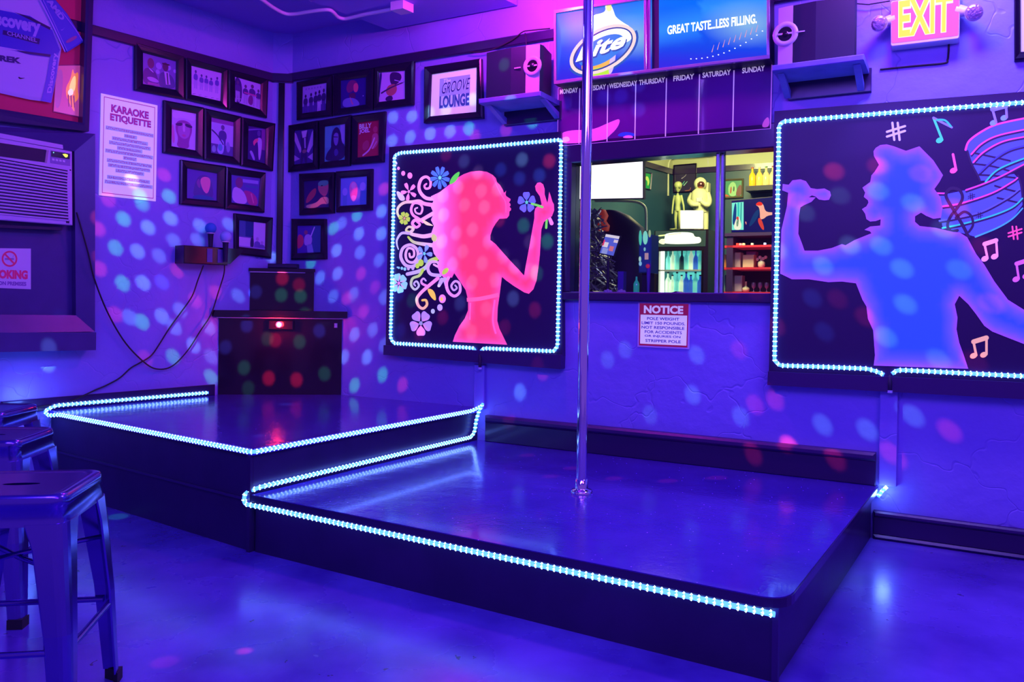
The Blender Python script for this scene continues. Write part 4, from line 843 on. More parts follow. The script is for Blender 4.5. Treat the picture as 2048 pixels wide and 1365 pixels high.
# ================================================================== corner cabinet
def tri(pxl, pxr, grow=0.0):
    a = LW.at(pxl, 780, .006); b = BW.at(pxr, 780, .006); k = K0.copy()
    a.z = b.z = 0; d = (b-a).normalized(); n = V((d.y, -d.x, 0)); n = n if n.y < 0 else -n
    # stop short of the corner post
    c1 = BW.p(.22, .008, 0); c2 = LW.p(.20, .008, 0)
    return [a+n*grow-d*grow*.6, b+n*grow+d*grow*.6, c1, c2], d, n
cab = thing('corner_cabinet', 'black laminate corner cabinet with thick overhanging top', 'cabinet', xy((LW.at(435, 780)+BW.at(683, 780))/2, H2))
P_, cd, cn = tri(436, 682); ZC = 1.005
MB().prism([xy(p, H2) for p in P_], [xy(p, ZC-.045) for p in P_]).build('body', M_lam, cab)
Pt, _, _ = tri(430, 688, .03)
L_ = [[xy(p, z) for p in Pt] for z in (ZC-.045,)]
MB().prism([xy(p, ZC-.042) for p in Pt], [xy(p, ZC) for p in Pt]).build('worktop', M_black, cab)
CF = Wall((P_[0]+P_[1])/2, cd, cn)
hw = (P_[1]-P_[0]).length/2
MB().box(CF, -hw-.01, hw+.01, .012, .03, ZC-.052, ZC-.045, .002).build('metal_edge', M_silver, cab)
MB().box(CF, hw-.05, hw-.03, .0, .006, ZC-.11, ZC-.08, .002).build('latch', M_silver, cab)
cb2 = thing('top_cabinet', 'smaller black cabinet standing on the corner cabinet worktop', 'cabinet', xy((LW.at(495, 780)+BW.at(627, 780))/2, ZC))
Q_, _, _ = tri(497, 625)
MB().prism([xy(p, ZC+.001) for p in Q_], [xy(p, 1.27) for p in Q_]).build('body', M_lam, cb2)
Qt, _, _ = tri(496, 626, .008)
MB().prism([xy(p, 1.27) for p in Qt], [xy(p, 1.292) for p in Qt]).build('lid', M_black, cb2)
CF2 = Wall((Q_[0]+Q_[1])/2, cd, cn); hw2 = (Q_[1]-Q_[0]).length/2
MB().box(CF2, -hw2, hw2, .001, .006, 1.262, 1.268, .001).build('metal_edge', M_silver, cb2)
tag(MB().box(CF2, -.1, .1, -.13, -.01, 1.293, 1.325, .006).build('tray', M_matt), 'small dark tray on the very top of the corner cabinets', 'tray')
t = thing('red_star_box', 'small added box with bright red lamp for the star on the cabinet front', 'lamp', CF.p(.01, .04, ZC-.12))  # made-up device standing in for the red star on the gloss
MB().box(CF, -.075, .085, .001, .035, ZC-.125, ZC-.065, .004).build('housing', M_black, t)
lp = CF.p(-.005, .036, ZC-.092)
MB().lathe(lp, [(.022, 0), (.022, .006), (.016, .008)], 18, cn).build('lamp_ring', M_silver, t)
MB().lathe(lp+cn*.008, [(.013, 0), (.01, .006), (.003, .009)], 14, cn).build('red_lens', mat('red_lens', (1, .1, .05), .2, em=(1, .10, .03), es=60), t)
light('POINT', 'red_star_glow', lp+cn*.05, 3.0, (1, .02, .02), None, .02)  # added red fill that tints the cabinet front

# ================================================================== microphones and cables on the left wall
t = thing('microphone_shelf', 'black box shelf on the left wall holding two microphones', 'shelf', LW.at(412, 530, .0))
s0, z1 = LW.sz(368.4, 490.7, .11); s1, _ = LW.sz(455.8, 496.8, .11); z0 = LW.sz(412, 529, .11)[1]; z1 = LW.sz(412, 493.5, .11)[1]
MB().box(LW, s1, s0, .001, .11, z0, z1, .004).build('box', M_lam, t)
for i, (xa, xb) in enumerate(((414, 424.5), (435, 446.5))):
    a1 = LW.sz(xa, 510, .11)[0]; b1 = LW.sz(xb, 510, .11)[0]
    MB().box(LW, b1, a1, .1105, .113, z0+.015, z1-.012).build('label_plate', mat('label_blue', (.10, .08, .3), .4), t)
a1 = LW.sz(480, 502, .06)[0]
MB().prism([LW.p(s1, .03, z1), LW.p(a1, .03, z1), LW.p(a1, .03, z1-.02), LW.p(s1-.03, .03, z0+.01), LW.p(s1, .03, z0+.01)], [LW.p(s1, .09, z1), LW.p(a1, .09, z1), LW.p(a1, .09, z1-.02), LW.p(s1-.03, .09, z0+.01), LW.p(s1, .09, z0+.01)]).build('side_wing', M_lam, t)
M_foam = mat('foam_blue', (.35, .55, .80), .8); 
M_foam2 = mat('foam_teal', (.04, .26, .62), .8)
for x, y, yb, lab in ((421.5, 457, 489, 'microphone with round foam head standing taller at left of shelf'), (451.4, 474, 495, 'microphone with pale foam head leaning lower at right of shelf')):
    n_ = .135 if x > 440 else .06
    h = LW.at(x, y, n_); kk_ = (LW.at(x, y, n_)-LW.at(x+1, y, n_)).length; m = thing('microphone', lab, 'microphone', LW.at(x, yb, n_))
    MB().ball(h, kk_*10.2, 14, 10).build('foam_head', M_foam if x > 440 else M_foam2, m)
    bt = V((h.x, h.y, z1+.004)) if n_ < .1 else V((h.x, h.y, z0+.02))
    MB().tube([h-V((0, 0, kk_*7)), h-V((0, 0, kk_*12)), bt], [kk_*7, kk_*5, kk_*3.8], 12).build('handle', M_matt, m)
    MB().tube([h-V((0, 0, kk_*8)), h-V((0, 0, kk_*10))], kk_*7.4, 14).build('collar', M_silver, m)
def cable(lab, pts, w, n, r=.0045, name='cable'):
    return tag(MB().tube(catmull([w.at(x, y, n if not isinstance(n, list) else n[i]) for i, (x, y) in enumerate(pts)], 6), r, 6).build(name, M_rubber), lab, 'cable')
cable('black microphone cable running straight down left from the mic shelf', [(407, 531), (396, 560), (384, 593), (362, 625), (340, 655), (318, 690), (302, 712), (280, 726), (261, 737), (240, 756), (215, 770), (190, 781), (160, 795), (140, 803)], LW, [.10, .08, .05, .03, .02, .02, .02, .02, .02, .02, .02, .02, .03, .04])
cable('black microphone cable looping from the mic shelf up behind the air conditioner', [(449, 531), (447.5, 550), (436.6, 585), (422, 629), (399, 665), (375, 702), (346, 731.6), (319, 739), (293, 728.7), (252, 687.6), (217, 629), (190, 561.7), (176, 505), (164, 462), (153, 425)], LW, [.135, .1, .06, .03, .03, .03, .03, .03, .03, .03, .05, .112, .118, .118, .112])
cable('short black cable along the left wall behind the stools', [(-30, 812), (0, 815), (30, 817), (60, 819), (85, 813), (102, 811)], LW, .03)

# ================================================================== picture frames
def picture(label, outer, inner, w, art, group='framed photos in the corner', lift=.022, fm=None, nm='framed_photo'):
    f = qmap(w, outer, .001); o = thing(nm, label, 'picture', base(f), group)
    g = qmap(w, inner, .001)
    mb = MB(); t_, ti = lift, lift*.55
    O = [f(0, 0), f(1, 0), f(1, 1), f(0, 1)]; I = [g(0, 0), g(1, 0), g(1, 1), g(0, 1)]
    nn_ = w.n
    for k in range(4):
        b = (k+1) % 4; m_ = lambda j, q: O[j]*(1-q)+I[j]*q
        mb.poly([O[k], O[b], O[b]+nn_*t_*.8, O[k]+nn_*t_*.8]); mb.poly([O[k]+nn_*t_*.8, O[b]+nn_*t_*.8, m_(b, .2)+nn_*t_, m_(k, .2)+nn_*t_])
        mb.poly([m_(k, .2)+nn_*t_, m_(b, .2)+nn_*t_, m_(b, .75)+nn_*t_*.75, m_(k, .75)+nn_*t_*.75]); mb.poly([m_(k, .75)+nn_*t_*.75, m_(b, .75)+nn_*t_*.75, I[b]+nn_*ti, I[k]+nn_*ti]); mb.poly([I[k]+nn_*ti, I[b]+nn_*ti, I[b]+nn_*.002, I[k]+nn_*.002])
    mb.build('frame', fm or M_frame, o)
    ar = Art(g, ti*.55); art(ar); ar.build('print', M_print if group else M_sign, o)
    return o
def person(ar, x, y0, y1, wd, skin, cloth, legs=None, lay=2):
    h = y1-y0
    ar.smooth([(x-wd*.5, y1 if legs is None else y0+h*.55), (x-wd*.55, y0+h*.3), (x-wd*.2, y0+h*.2), (x+wd*.2, y0+h*.2), (x+wd*.55, y0+h*.3), (x+wd*.5, y1 if legs is None else y0+h*.55)], cloth, lay)
    if legs: ar.shape([(x-wd*.42, y0+h*.5), (x+wd*.42, y0+h*.5), (x+wd*.4, y1), (x+wd*.08, y1), (x, y0+h*.65), (x-wd*.08, y1), (x-wd*.4, y1)], legs, lay)
    ar.shape(circ(x, y0+h*.1, wd*.24, h*.09), skin, lay+1)
G = lambda v: (v*.8, v*.72, v)
LT = (.62, .55, .85)
def a1_(r):
    r.rect(0, 0, 1, 1, (.16, .14, .5))
    for x, y, q in ((.48, .3, .09), (.78, .28, .07), (.45, .5, .06), (.97, .35, .05)): r.shape(circ(x, y, q, q*1.3), (.4, .36, .8), 1)
    r.smooth([(.0, 1), (.02, .5), (.2, .42), (.42, .55), (.5, 1)], (.03, .03, .22), 2); r.shape(circ(.24, .27, .1, .17), (.13, .04, .12), 3); r.smooth([(.16, .42), (.3, .5), (.34, .58), (.22, .5)], (.6, .55, .9), 3)
    r.smooth([(.45, 1), (.5, .55), (.62, .45), (.85, .5), (.97, .7), (.98, 1)], (.02, .08, .26), 2.5); r.shape(circ(.68, .28, .09, .15), (.06, .03, .09), 3); r.rect(.58, .16, .8, .21, (.01, .01, .03), 4); r.shape([(.64, .44), (.78, .44), (.84, .85), (.7, .88)], LT, 3); r.shape([(.71, .47), (.75, .47), (.78, .86), (.74, .86)], (.02, .02, .1), 4)
    r.smooth([(.1, .75), (.3, .7), (.5, .8), (.45, .88), (.2, .86)], (.45, .35, .75), 4); r.rect(.15, .9, .5, .98, (.3, .12, .4), 4)
def a2_(r):
    r.rect(0, 0, 1, 1, (.72, .55, .92)); r.rect(0, .62, 1, 1, (.8, .62, .95), 1)
    for x, y in ((.15, .1), (.34, .2), (.5, .2), (.66, .24), (.86, .16)): person(r, x, y, .75, .13, (.08, .06, .3), (.15, .12, .55), (.55, .45, .85))
    for x in (.1, .3, .5, .72, .9): r.stroke([(x-.04, .95), (x+.05, .93)], .02, .01, (.3, .2, .6), 2)
def a3_(r):
    r.rect(0, 0, 1, 1, (.6, .5, .88)); r.smooth([(0, 0), (.2, 0), (.3, .35), (.25, 1), (0, 1)], (.04, .02, .2), 1)
    for x, y, w_ in ((.12, .1, .2), (.42, .18, .2), (.68, .1, .24), (.92, .22, .18)): person(r, x, y, .95, w_, (.12, .06, .2), (.08, .04, .26), (.45, .38, .75))
    r.rect(.36, .48, .85, .54, (.6, .08, .4), 4); r.smooth([(.5, .9), (.55, .55), (.72, .55), (.7, .95)], (.2, .03, .25), 4); r.stroke([(.05, .85), (.3, .8)], .04, .02, (.5, .42, .8), 4)
def a4_(r):
    r.rect(0, 0, 1, 1, (.68, .55, .9)); r.smooth([(.2, 1.0), (.3, .75), (.15, .5), (.2, .3), (.5, .22), (.82, .3), (.86, .5), (.72, .78), (.75, 1)], (.35, .08, .42), 1)
    r.smooth([(.28, .66), (.25, .4), (.5, .28), (.78, .4), (.74, .66), (.52, .76)], (.5, .2, .6), 2); r.smooth([(.14, .36), (.45, .3), (.44, .4), (.2, .42)], (.03, .02, .12), 3); r.smooth([(.55, .3), (.88, .36), (.82, .42), (.56, .4)], (.03, .02, .12), 3); r.smooth([(.46, .32), (.54, .32), (.57, .55), (.46, .55)], (.72, .45, .8), 3); r.smooth([(.4, .64), (.52, .61), (.62, .65), (.52, .7)], (.6, .12, .45), 4); r.smooth([(.02, 0), (.98, 0), (.95, .25), (.5, .16), (.05, .25)], (.78, .68, .95), 4); r.smooth([(.0, .4), (.1, .4), (.16, .9), (.03, .9)], (.75, .25, .6), 4)
def a5_(r):
    r.rect(0, 0, 1, 1, (.55, .5, .9)); r.rect(0, 0, 1, .12, (.3, .08, .45), 1); r.rect(0, .72, 1, 1, (.1, .08, .35), 1)
    person(r, .52, .14, .95, .34, (.12, .08, .3), (.05, .05, .3), (.06, .06, .35)); r.smooth([(.3, .8), (.4, .55), (.6, .6), (.58, .95), (.4, 1), (.28, .92)], (.45, .55, .95), 4); r.stroke([(.05, .35), (.3, .48), (.55, .7)], .05, .04, (.03, .03, .2), 5); r.smooth([(.66, .7), (.78, .55), (.9, .8), (.75, .95)], (.3, .3, .7), 3); r.smooth([(.05, .8), (.2, .75), (.25, .95), (.05, .97)], (.3, .5, .7), 4); r.shape(circ(.42, .8, .1, .1), (.1, .5, .65), 5)
def a6_(r):
    r.rect(0, 0, 1, 1, (.035, .015, .20)); r.stroke([(.0, .12), (.5, .06), (.8, .04)], .05, .03, (.18, .12, .55), 1); r.rect(.78, .02, .98, .62, (.25, .05, .35), 1)
    r.shape(circ(.62, .17, .1, .09), (.12, .08, .35), 3); r.smooth([(.5, .3), (.78, .28), (.82, .5), (.72, .95), (.62, .92), (.6, .55)], (.55, .45, .85), 2); r.smooth([(.28, .45), (.42, .34), (.62, .32), (.55, .42), (.42, .48), (.36, .58)], (.85, .12, .3), 4); r.smooth([(.1, .75), (.25, .7), (.45, .95), (.35, 1), (.2, .85)], (.42, .35, .8), 3)
def a7_(r):
    r.rect(0, 0, 1, 1, (.12, .05, .42)); r.smooth([(.2, 1), (.25, .5), (.4, .15), (.7, .12), (.85, .4), (.9, 1)], (.10, .04, .30), 1); r.smooth([(.42, .32), (.55, .18), (.78, .2), (.78, .5), (.68, .82), (.52, .66)], (.9, .22, .45), 2); r.smooth([(.3, .4), (.42, .25), (.46, .6), (.38, .6)], (.3, .05, .35), 3); r.smooth([(.2, .9), (.5, .82), (.9, .9), (.9, 1), (.2, 1)], (.03, .12, .35), 3)
def a8_(r):
    r.rect(0, 0, 1, 1, (.10, .08, .45)); r.rect(.4, .1, .95, .22, (.32, .32, .75), 1); r.rect(.5, .3, .95, .38, (.06, .16, .4), 1)
    r.smooth([(.03, 1), (.05, .45), (.25, .4), (.5, .6), (.62, 1)], (.6, .5, .85), 2); r.shape(circ(.28, .25, .13, .2), (.22, .05, .22), 3); r.smooth([(.4, .5), (.7, .5), (.95, .7), (.98, 1), (.62, 1), (.55, .7)], (.45, .05, .28), 3); r.stroke([(.72, .6), (.82, .9)], .05, .04, (.7, .2, .4), 4)
def a9_(r):
    r.rect(0, 0, 1, 1, (.55, .5, .85)); r.rect(0, 0, .55, .62, (.05, .10, .32), 1); r.rect(.25, .0, .55, .62, (.01, .04, .2), 2); r.rect(0, .58, .5, .62, (.1, .08, .4), 3); r.smooth([(.42, 1), (.45, .55), (.55, .5), (.58, 1)], (.02, .02, .1), 3)
    for x, y in ((.7, .55), (.88, .68)): person(r, x, y, 1.35, .24, (.4, .32, .65), (.14, .12, .45))
    r.rect(0, .95, 1, 1, (.3, .26, .6), 6)
OB = lambda s: s
LP = [
 ('framed photo of two suited men singing, top left on the left wall', [(267,83),(367,113),(367,200),(267,181)], [(284,106),(351,123.5),(350,180.5),(284,168.5)], a1_),
 ('framed pale photo of five standing figures on the left wall', [(368.5,113.5),(453,139),(452.5,220),(368.5,200)], [(381,132),(442,147),(439.5,203),(381,190)], a2_),
 ('framed group photo nearest the corner in the left wall top row', [(454,139.5),(534,159),(531,237),(454,220)], [(468,154),(520,169),(519,220),(468,204)], a3_),
 ('framed close-up portrait of a large pale face on the left wall', [(325,201),(405,216),(404,318.5),(324,306)], [(342,219),(391,228),(389.5,301.5),(341,293)], a4_),
 ('framed photo of a guitarist on stage on the left wall', [(406,217),(480,234),(478,330.6),(406,320)], [(421,235),(466,245),(464.5,314),(420,306)], a5_),
 ('framed dark photo of a dancer in white trousers by the corner', [(481,235),(548,248),(543,343),(479.5,332)], [(495,252),(530,258),(528.5,328),(493.5,318.5)], a6_),
 ('framed dark close-up of a glowing face above the mic shelf', [(359,320),(449,333),(446,417.6),(358,409)], [(372.5,337),(433,347.5),(432,402),(372,397)], a7_),
 ('framed photo of a man in white beside a red shirt', [(450,334),(528.5,346),(526,426),(448,419)], [(461,350),(519,357),(515,413),(461,405.5)], a8_),
 ('framed black and white photo right behind the microphones', [(466,427),(543,436),(539.4,517),(467,508)], [(476.5,440.6),(530,447),(528.5,500),(476,494)], a9_)]
for lab, o_, i_, fn in LP: picture(lab, o_, i_, LW, fn, 'framed photos on the left wall')
def b1_(r):
    r.rect(0, 0, 1, 1, (.5, .4, .78)); r.rect(0, .75, 1, 1, (.1, .06, .38), 1)
    for i, x in enumerate((.13, .36, .55, .7, .88)): person(r, x, .3-.03*i, 1, .17, (.04, .02, .1), (.05, .03, .16), (.09, .05, .3) if i != 3 else (.6, .5, .85))
    for i in range(6): r.rect(.12+.12*i, .08, .17+.12*i, .14, (.3, .2, .6), 2)
def b2_(r):
    r.rect(0, 0, 1, 1, (.03, .015, .22)); r.smooth([(.2, .32), (.3, .06), (.5, .02), (.66, .15), (.66, .3), (.5, .42), (.3, .5)], (.25, .03, .16), 1); r.smooth([(.5, .18), (.64, .15), (.7, .3), (.66, .48), (.56, .5), (.5, .4)], (.85, .12, .22), 2); r.smooth([(.3, .5), (.6, .5), (.56, .75), (.36, .72)], (.12, .02, .1), 1); r.smooth([(.06, .72), (.3, .64), (.6, .72), (.76, .92), (.7, 1), (.1, 1)], (.2, .22, .6), 2); r.smooth([(.34, .56), (.46, .8), (.52, .95), (.42, .9)], (.6, .2, .35), 3); r.shape(circ(.88, .66, .015, .02), (.9, .8, 1), 2)
def b3_(r):
    r.rect(0, 0, 1, 1, (.66, .5, .85)); r.smooth([(0, 0), (.12, 0), (.05, .5), (0, 1)], (.03, .02, .16), 1); r.smooth([(.42, 0), (.8, .05), (.88, .25), (.7, .45), (.5, .5), (.4, .3)], (.06, .02, .12), 2); r.smooth([(.25, .65), (.35, .45), (.65, .42), (.7, .7), (.5, .85), (.32, .8)], (.55, .15, .15), 3); r.stroke([(.1, .7), (.45, .55), (.95, .4)], .06, .04, (.05, .02, .12), 4); r.stroke([(.6, .3), (.98, .42)], .03, .02, (.6, .5, .9), 5); r.smooth([(.25, .85), (.5, .8), (.55, 1), (.25, 1)], (.05, .02, .12), 3)
def b4_(r):
    r.rect(0, 0, 1, 1, (.06, .03, .26)); r.shape([(.0, .05), (.08, .1), (.4, .6), (.3, .68), (.0, .3)], (.58, .42, .78), 1); r.shape([(1, .0), (.9, .1), (.65, .65), (.75, .7), (1, .45)], (.58, .42, .78), 1); r.shape([(0, .72), (.3, .85), (0, .9)], (.5, .35, .72), 1); r.shape([(1, .7), (.7, .82), (1, .95)], (.5, .35, .72), 1)
    r.smooth([(.3, .3), (.35, .05), (.68, .02), (.72, .3), (.64, .62), (.7, 1), (.56, 1), (.5, .75), (.42, 1), (.3, 1), (.38, .62)], (.04, .02, .14), 2); r.shape([(.36, .04), (.66, .02), (.6, .22), (.42, .24)], (.68, .55, .85), 3); r.shape([(.5, .24), (.58, .24), (.6, .55), (.53, .55)], (.5, .4, .75), 3); r.smooth([(.42, .6), (.58, .57), (.66, .64), (.55, .7), (.42, .68)], (.3, .18, .2), 3)
def b5_(r):
    r.rect(0, 0, 1, 1, (.08, .4, .5)); r.rect(0, 0, .35, .6, (.1, .5, .55), 1); r.rect(.75, 0, 1, .55, (.35, .35, .7), 1); r.smooth([(.3, .5), (.35, .15), (.58, .02), (.78, .2), (.82, .5), (1, .6), (1, 1), (.0, 1), (.1, .75), (.32, .62)], (.02, .01, .10), 2); r.smooth([(.42, .28), (.52, .2), (.68, .24), (.66, .5), (.55, .6), (.44, .48)], (.2, .16, .5), 3); r.stroke([(.44, .32), (.64, .34)], .025, .02, (.02, .01, .06), 4); r.smooth([(.45, .7), (.6, .65), (.7, .8), (.5, .9)], (.06, .05, .3), 3)
def b6_(r):
    r.rect(0, 0, 1, 1, (.38, .012, .06)); r.text('BILLY', .06, .05, .64, .19, (.75, .95, .85), 3, .03); r.text('JOEL', .06, .2, .56, .34, (.8, .75, .95), 3, .03)
    r.shape(circ(.82, .25, .11, .09), (.5, .06, .14), 2); r.smooth([(.68, .36), (.95, .36), (1, .6), (.8, .8), (.6, .8), (.66, .55)], (.55, .10, .22), 2); r.stroke([(.78, .5), (.55, .8), (.25, .95)], .06, .05, (.75, .45, .7), 3); r.stroke([(.88, .6), (.7, .78)], .03, .03, (.7, .4, .6), 3); r.smooth([(.2, .6), (.5, .5), (.55, .75), (.25, .85)], (.45, .05, .14), 1)
def b7_(r):
    r.rect(0, 0, 1, 1, (.03, .02, .14)); r.smooth([(.55, .3), (.6, .05), (.78, .0), (.98, .06), (.98, .4), (.85, .62), (.65, .5)], (.5, .16, .2), 2); r.smooth([(.55, .1), (.7, .0), (.98, .02), (.97, .2), (.6, .24)], (.1, .5, .3), 3); r.smooth([(.05, .85), (.1, .6), (.3, .35), (.5, .25), (.48, .5), (.3, .7)], (.45, .08, .12), 2); r.smooth([(.05, .88), (.5, .82), (.7, .6), (.98, .62), (1, .9), (.7, .85), (.5, 1), (.1, 1)], (.55, .5, .3), 3); r.stroke([(.75, .62), (.9, .85)], .02, .02, (.2, .1, .1), 4); r.shape(circ(.72, .2, .04, .02), (.02, .02, .05), 4)
def b8_(r):
    r.rect(0, 0, 1, 1, (.16, .3, .75)); r.smooth([(.32, .35), (.4, .15), (.55, .15), (.66, .35), (.62, .75), (.5, .9), (.38, .75)], (.85, .28, .6), 1); r.shape(circ(.49, .3, .09, .12), (.9, .5, .75), 2); r.smooth([(.38, .7), (.5, .62), (.62, .7), (.5, .9)], (.92, .62, .85), 2); r.shape(circ(.17, .5, .1, .14), (.35, .45, .85), 2); r.shape(circ(.84, .35, .11, .15), (.4, .5, .9), 2); r.rect(.1, .62, .25, 1, (.1, .3, .65), 1); r.rect(.74, .5, .98, 1, (.05, .25, .6), 1)
def b9_(r):
    r.rect(0, 0, 1, 1, (.08, .04, .4)); r.smooth([(0, .3), (.25, .35), (.28, .7), (.05, .85), (0, .8)], (.7, .05, .15), 1); r.rect(.62, 0, 1, 1, (.03, .12, .3), 1); r.shape(circ(.36, .25, .08, .08), (.35, .1, .2), 3); r.smooth([(.28, .7), (.3, .35), (.5, .3), (.64, .45), (.6, .7), (.45, .75)], (.5, .45, .8), 2); r.stroke([(.58, .38), (.72, .06)], .05, .04, (.65, .6, .9), 3); r.shape([(.4, .7), (.62, .68), (.7, 1), (.44, 1)], (.25, .4, .7), 2)
BP = [
 ('framed photo of a five-man band, leftmost on the back wall top row', [(596.6,165.6),(667.5,151),(666.7,233),(596.6,241.5)], [(607,174.5),(655.4,166.4),(653.8,221),(606,227.7)], b1_),
 ('framed photo of a bearded singer lit red from the side', [(668.5,150),(751,137.4),(749,221),(669,232.5)], [(683,162),(734.4,155),(733.6,210),(683,218)], b2_),
 ('framed photo of a guitarist bent over a red guitar', [(752,136.6),(831,123),(829.5,211),(750.5,221)], [(760,146),(812,142),(812,198.7),(759.4,205)], b3_),
 ('framed photo of a figure in a dark suit and white rays', [(580.5,252),(639,242),(639,338.5),(579.7,345)], [(591,262),(629,258),(628,325.6),(590,330)], b4_),
 ('framed portrait of a dark-haired person in green light', [(641,242),(705,231),(702.5,332),(642.5,337.7)], [(651.4,254),(692.5,248.6),(691.7,320),(650.6,324.4)], b5_),
 ('framed red concert poster with white lettering at top left', [(707,232.5),(774,223.7),(770,325),(706,330)], [(717.5,246),(760,240.6),(759.4,311.5),(716.7,316)], b6_),
 ('framed dark photo of a thoughtful face resting on hands', [(601.4,348.5),(671.5,345),(670.7,427),(602,431)], [(609.5,363),(659.4,360),(660,415),(610,417.5)], b7_),
 ('framed blue photo of three faces, pink spot on the middle one', [(675,344),(748,338.5),(746.5,420.7),(675.5,425.5)], [(683,357),(736,353),(735,409.4),(682,412.7)], b8_),
 ('framed photo of a singer with raised arm, lowest on the back wall', [(586,438.5),(654.6,438.5),(655.4,519),(585.3,520)], [(596.6,452),(644,451.3),(643.3,505),(595.8,507)], b9_)]
for lab, o_, i_, fn in BP: picture(lab, o_, i_, BW, fn, 'framed photos on the back wall')
def gl(r):
    r.rect(0, 0, 1, 1, (.75, .62, .86)); x0, y0, x1, y1 = .18, .13, .85, .84
    r.rect(x0, y0, x1, y1, (.28, .27, .75), 1); r.rect(x0, .55, x1, y1, (.45, .45, .85), 1.5)
    r.text('The', .25, .15, .42, .24, (.7, .6, .9), 3, .01, .02); r.text('GROOVE', .22, .24, .82, .50, (.62, .58, .95), 2, .035, .04, -.04); r.text('GROOVE', .22, .24, .82, .50, (.03, .01, .17), 3.5, .012, .04, -.04); r.text('LOUNGE', .19, .54, .84, .83, (.03, .05, .25), 3, .045)
picture('framed lounge name print beside the left loudspeaker', [(853,136),(966,119),(969.5,238),(851.7,248)], [(866,150),(956,136),(955,225),(862.7,234)], BW, gl, None, .03, nm='framed_print')
picture('framed picture cut off at the upper right corner', [(2027,-140),(2160,-155),(2158,113),(2028,124)], [(2040,-120),(2148,-134),(2146,98),(2041,106)], BW, lambda r: r.rect(0, 0, 1, 1, (.7, .6, .8)), None, .03, nm='framed_print')

# ================================================================== signs and things on the back wall
# beer light box
LBN = .13
t = thing('beer_light_box', 'two-panel backlit blue beer sign above the bar window', 'light box', BW.at(1310, 142, 0))
f = qmap(BW, [(1108.5, 21), (1540, -46), (1540, 117.5), (1109, 169)], LBN)
a, b = slab(f, -LBN+.026, -.004); MB().prism(a, b).build('case', M_matt, t)
a, b = slab(f, -LBN+.001, -LBN+.027, .1, .05, .9, .5); MB().prism(a, b).build('wall_mount', M_matt, t)
M_gold = mat('pale_gold_edge', (.55, .45, .5), .2, .5, bump=None)
def bars(f, rects, n0, n1, nm, m, par, bev=.003):
    for (u0, v0, u1, v1) in rects:
        a, b = slab(f, n0, n1, u0, v0, u1, v1); c = slab(f, n1+bev, n1+bev, u0+(u1-u0)*.2, v0+(v1-v0)*.2, u1-(u1-u0)*.2, v1-(v1-v0)*.2)[0]
        MB().loft([a, b, c]).build(nm, m, par)
bars(f, [(0, 0, 1, .045), (0, .955, 1, 1), (0, .045, .012, .955), (.988, .045, 1, .955)], -.004, .008, 'frame', M_gold, t)
bars(f, [(.451, .045, .463, .955)], -.004, .008, 'frame', M_gold, t); bars(f, [(.463, .045, .474, .955)], -.004, .004, 'divider', mat('purple_bar', (.3, .05, .3), .3), t); bars(f, [(.474, .045, .481, .955)], -.004, .008, 'frame', M_gold, t)
PB = pmap(BW, LBN-.004)
def skyc(x, y, x0, x1, y0, y1):
    u, v = (x-x0)/(x1-x0), (y-y0)/(y1-y0)
    c = mix((.0, .16, .95), (.01, .03, .75), abs(v-.15)*1.3); c = mix(c, (.03, .30, 1.0), max(0, 1-abs(v-.35+.25*u)*4)*.9); c = mix(c, (.28, .55, .75), max(0, 1-math.hypot((u-.82)*2.2, (v-.42)*3.2))*.9)
    return mix(c, (.06, .02, .75), (v-.75)*2.2)
L1 = [(1113, 26), (1304, -3), (1304, 141.5), (1114, 162)]; L2 = [(1318, -5), (1535, -38), (1534.5, 112), (1318, 138.5)]
ar = Art(PB, .001); ar.grad(L1, lambda x, y, d: skyc(x, y, 1113, 1304, 10, 160), 0, 9)
ar.smooth([(1210, 9), (1222, 9), (1228, 24), (1231, 34), (1247, 46), (1262, 54), (1268, 70), (1258, 84), (1236, 88), (1210, 92), (1188, 96), (1172, 90), (1166, 70), (1172, 52), (1186, 30), (1203, 27), (1212, 22)], (1.6, 1.6, 1.5), 1)
ar.smooth([(1212, 9), (1223, 8), (1224, 22), (1214, 24)], (1.2, 1.0, .35), 1.2); ar.smooth([(1163, 118), (1232, 100), (1226, 152), (1178, 158), (1164, 150)], (.95, .5, .08), .6); ar.smooth([(1180, 138), (1222, 132), (1216, 153), (1182, 156)], (.5, .9, .05), .8); ar.smooth([(1222, 104), (1234, 100), (1226, 145), (1216, 150)], (.7, .55, .9), .9)
el = lambda cx, cy, a_, b_, th: [(cx+a_*math.cos(q)*math.cos(th)-b_*math.sin(q)*math.sin(th), cy+a_*math.cos(q)*math.sin(th)+b_*math.sin(q)*math.cos(th)) for q in [2*PI*i/40 for i in range(40)]]
th0 = -.52
for e1, e2, c, ly in (((73, 41), (66, 35), (.95, .75, .7), 2), ((66, 35), (63, 32), (.02, .06, .35), 2.1), ((78, 45), (73, 41), (.02, .10, .5), .7)):
    A1, A2 = el(1206, 99, *e1, th0), el(1206, 99, *e2, th0)
    for i in range(40):
        if e1[0] < 78 and 18 <= i <= 19: pass
        if e1[0] != 78 or i < 20: ar.shape([A1[i], A1[(i+1) % 40], A2[(i+1) % 40], A2[i]], c, ly)
ar.smooth(el(1203, 101, 52, 24, th0)[::2], (.03, .22, .8), 1.4)
ar.text('Lite', 1153, 92, 1248, 128, (.02, .08, .45), 2.6, .03, 16, -30); ar.text('Lite', 1151, 89, 1246, 125, (1.6, 1.6, 1.7), 3, .03, 16, -30)
ar.build('left_light_panel', M_glow, t)
ar = Art(PB, .001); ar.grad(L2, lambda x, y, d: skyc(x-(1535-1318)*.62*(x < 1400), y, 1318, 1535, -20, 140), 0, 9)
tq = [(1335, 52), (1514, 28), (1514, 47), (1335, 70)]
